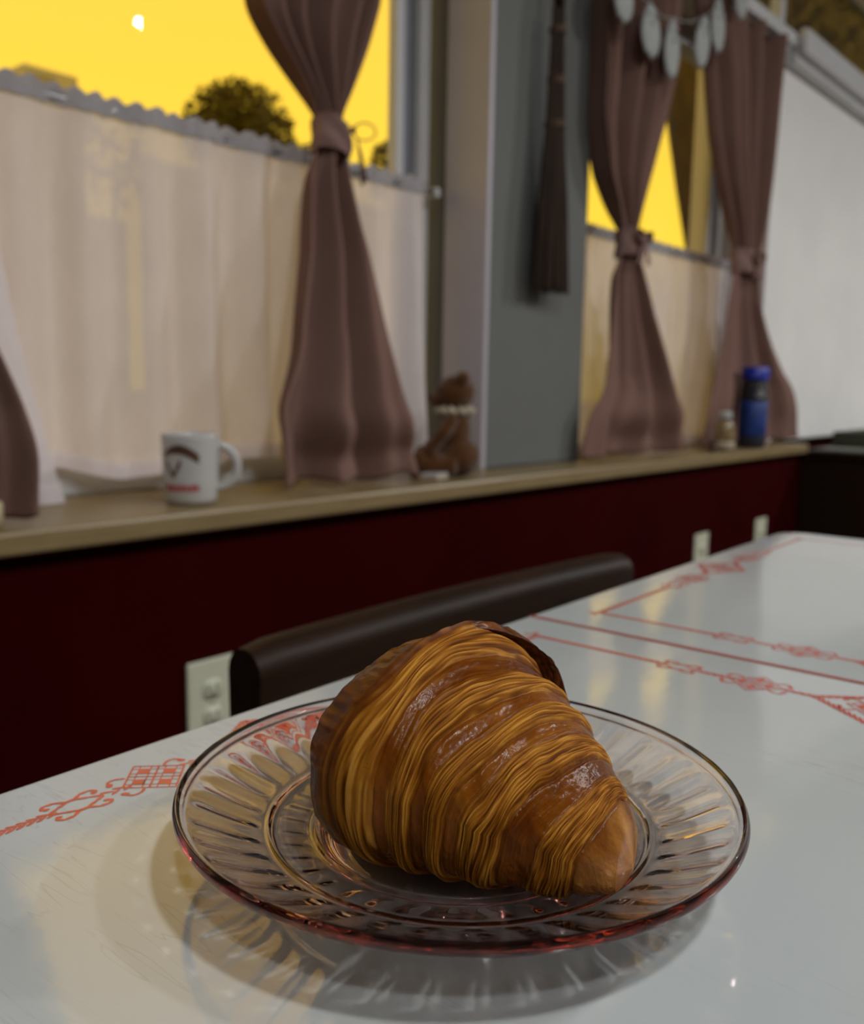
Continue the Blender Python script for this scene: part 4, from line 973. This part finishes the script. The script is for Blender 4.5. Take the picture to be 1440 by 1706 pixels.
for (a, b_, c, d) in ((-0.28, 0.28, -0.085, -0.075), (-0.28, 0.28, 0.075, 0.085), (-0.28, -0.27, -0.0748, 0.0748), (0.27, 0.28, -0.0748, 0.0748)):
    MB().bbox(a, b_, c, d, 0.0062, 0.05, 0.003).build('rim', MAT['tray'], tr)
bk = empty('metal_canister', (3.78, 0.92, 0.742)); 
bk.location = (3.88, 0.90, 0.742); setp(bk, 'grey canister at the right edge behind the table', 'canister')
MB().lathe([(0, 0), (0.055, 0), (0.058, 0.004), (0.058, 0.110), (0.0, 0.110)], 28).build('body', MAT['grey_cloth'], bk, True)
MB().lathe([(0.060, 0.1105), (0.060, 0.128), (0.050, 0.134), (0.012, 0.136), (0.010, 0.150), (0, 0.150)], 28).build('lid', MAT['grey_cloth'], bk, True)

# ================================================================== outdoors
og = struct('ground', MB().box(-30, 60, 1.45, 80, -0.35, -0.30), MAT['asphalt'], 'asphalt street outside the windows')
hs = empty('neighbour_house', (0, 9, -0.3)); setp(hs, 'low grey flat roofed house across the street', 'building')
MB().box(-12, 5.00, 0, 6, 0, 3.75).build('wall', MAT['house'], hs); MB().bbox(-12.1, 5.06, -0.12, 6.1, 3.75, 3.88, 0.02).build('parapet', MAT['house_trim'], hs)
ru = MB().bbox(4.40, 4.95, -0.02, 0.9, 3.885, 4.15, 0.02).build('roof_unit', MAT['house_trim'], hs); MB().bbox(4.44, 4.70, -0.04, -0.021, 3.93, 4.08, 0.004).build('vent', MAT['house'], ru)
for x in (-2.0, 0.2, 2.6):
    w_ = MB().bbox(x, x + 1.1, -0.05, 0.05, 1.1, 2.4, 0.02).build('window', MAT['house_trim'], hs); MB().box(x + 0.08, x + 1.02, -0.06, -0.052, 1.18, 2.32).build('pane', MAT['house_glass'], w_)

h2 = empty('garden_wall', (5.0, 9, -0.3)); setp(h2, 'long grey garden wall beside the flat roofed house', 'wall')
MB().box(0.02, 0.80, 0.6, 0.8, 0, 2.95).build('low_panel', MAT['house'], h2); MB().box(0.80, 9, 0, 0.3, 0, 3.45).build('high_panel', MAT['house'], h2); MB().bbox(0.76, 9.04, -0.04, 0.34, 3.45, 3.53, 0.015).build('coping', MAT['house_trim'], h2)
def leaves(c, r, n, size, seed, hollow=0.0):
    rg = np.random.default_rng(seed); mb = MB()
    for k in range(n):
        d = rg.normal(size=3); d /= np.linalg.norm(d); q = rg.random() ** (1 / 3); q = hollow + (1 - hollow) * q
        p = np.array(c) + d * q * np.array(r); a = rg.normal(size=3); a /= np.linalg.norm(a); b_ = np.cross(a, d); b_ /= (np.linalg.norm(b_) + 1e-6); s_ = size * (0.6 + 0.8 * rg.random())
        mid = np.cross(a, b_) * 0.15 * s_
        mb.add([p - a * s_, p + b_ * s_ * 0.45 + mid, p + a * s_, p - b_ * s_ * 0.45 + mid], [(0, 1, 2), (0, 2, 3)])
    return mb
def tree(label, base, trunk_pts, trunk_r, crowns, seed):
    t = empty('street_tree', base); setp(t, label, 'tree', 'trees outside the windows')
    B = np.array(base)
    MB().tube([np.array(p) - B for p in trunk_pts], trunk_r, 12).build('trunk', MAT['bark'], t, True)
    mb = MB()
    for k, (c, r, n, s_) in enumerate(crowns):
        m = leaves(np.array(c) - B, r, n, s_, seed + k); mb.add(m.v, m.f)
    f = mb.build('foliage', MAT['leaf'], t, fix=False); f['kind'] = 'stuff'
    return t
# tree seen over the near cafe curtain
c1 = at(398, 205, 11.5); c2 = at(470, 232, 11.5); c3 = at(640, 275, 11.5)
tree('bushy dusk tree showing above the near cafe curtain', (c1[0], 11.5, -0.3), [(c1[0], 11.5, -0.3), (c1[0] + 0.05, 11.5, 2.0), (c1[0], 11.5, c1[2])], [0.16, 0.13, 0.05],
     [((c1[0], 11.5, c1[2] - 0.15), (0.85, 0.8, 0.75), 2600, 0.075), ((c2[0], 11.4, c2[2] - 0.45), (0.5, 0.5, 0.5), 350, 0.07)], 50)
tree('small dusk tree at the right edge of the near window', (c3[0] + 0.3, 11.5, -0.3), [(c3[0] + 0.3, 11.5, -0.3), (c3[0] + 0.3, 11.5, c3[2])], [0.1, 0.04],
     [((c3[0] + 0.25, 11.5, c3[2] - 0.1), (0.5, 0.5, 0.6), 900, 0.07)], 60)
c4 = at(190, 262, 8.6)
tree('thin sapling in the gap beside the flat roofed house', (c4[0], 8.6, -0.3), [(c4[0], 8.6, -0.3), (c4[0], 8.6, c4[2])], [0.05, 0.02],
     [((c4[0], 8.6, c4[2]), (0.42, 0.3, 0.5), 90, 0.09)], 90)
# leaning trunk behind the far window and its crown over the end wall
YT = 4.2
def tp(px, py): return tuple(at(px, py, YT))
tb = at(1225, 700, YT)
tree('leaning tree trunk between the far mauve curtains', (tb[0], YT, -0.3), [(tb[0] + 0.5, YT, -0.3), tp(1225, 620), tp(1200, 450), tp(1172, 300), tp(1150, 150), tp(1130, -40)], [0.40, 0.34, 0.31, 0.27, 0.25, 0.22],
     [(tuple(at(1380, 20, YT + 1.2)), (1.7, 1.2, 1.3), 3300, 0.13), (tuple(at(1330, 70, YT + 0.6)), (0.9, 0.9, 0.9), 900, 0.12), (tuple(at(1175, 60, YT + 0.8)), (0.45, 0.5, 1.0), 90, 0.10), (tuple(at(1190, 250, YT + 0.8)), (0.35, 0.5, 0.9), 70, 0.09)], 70)
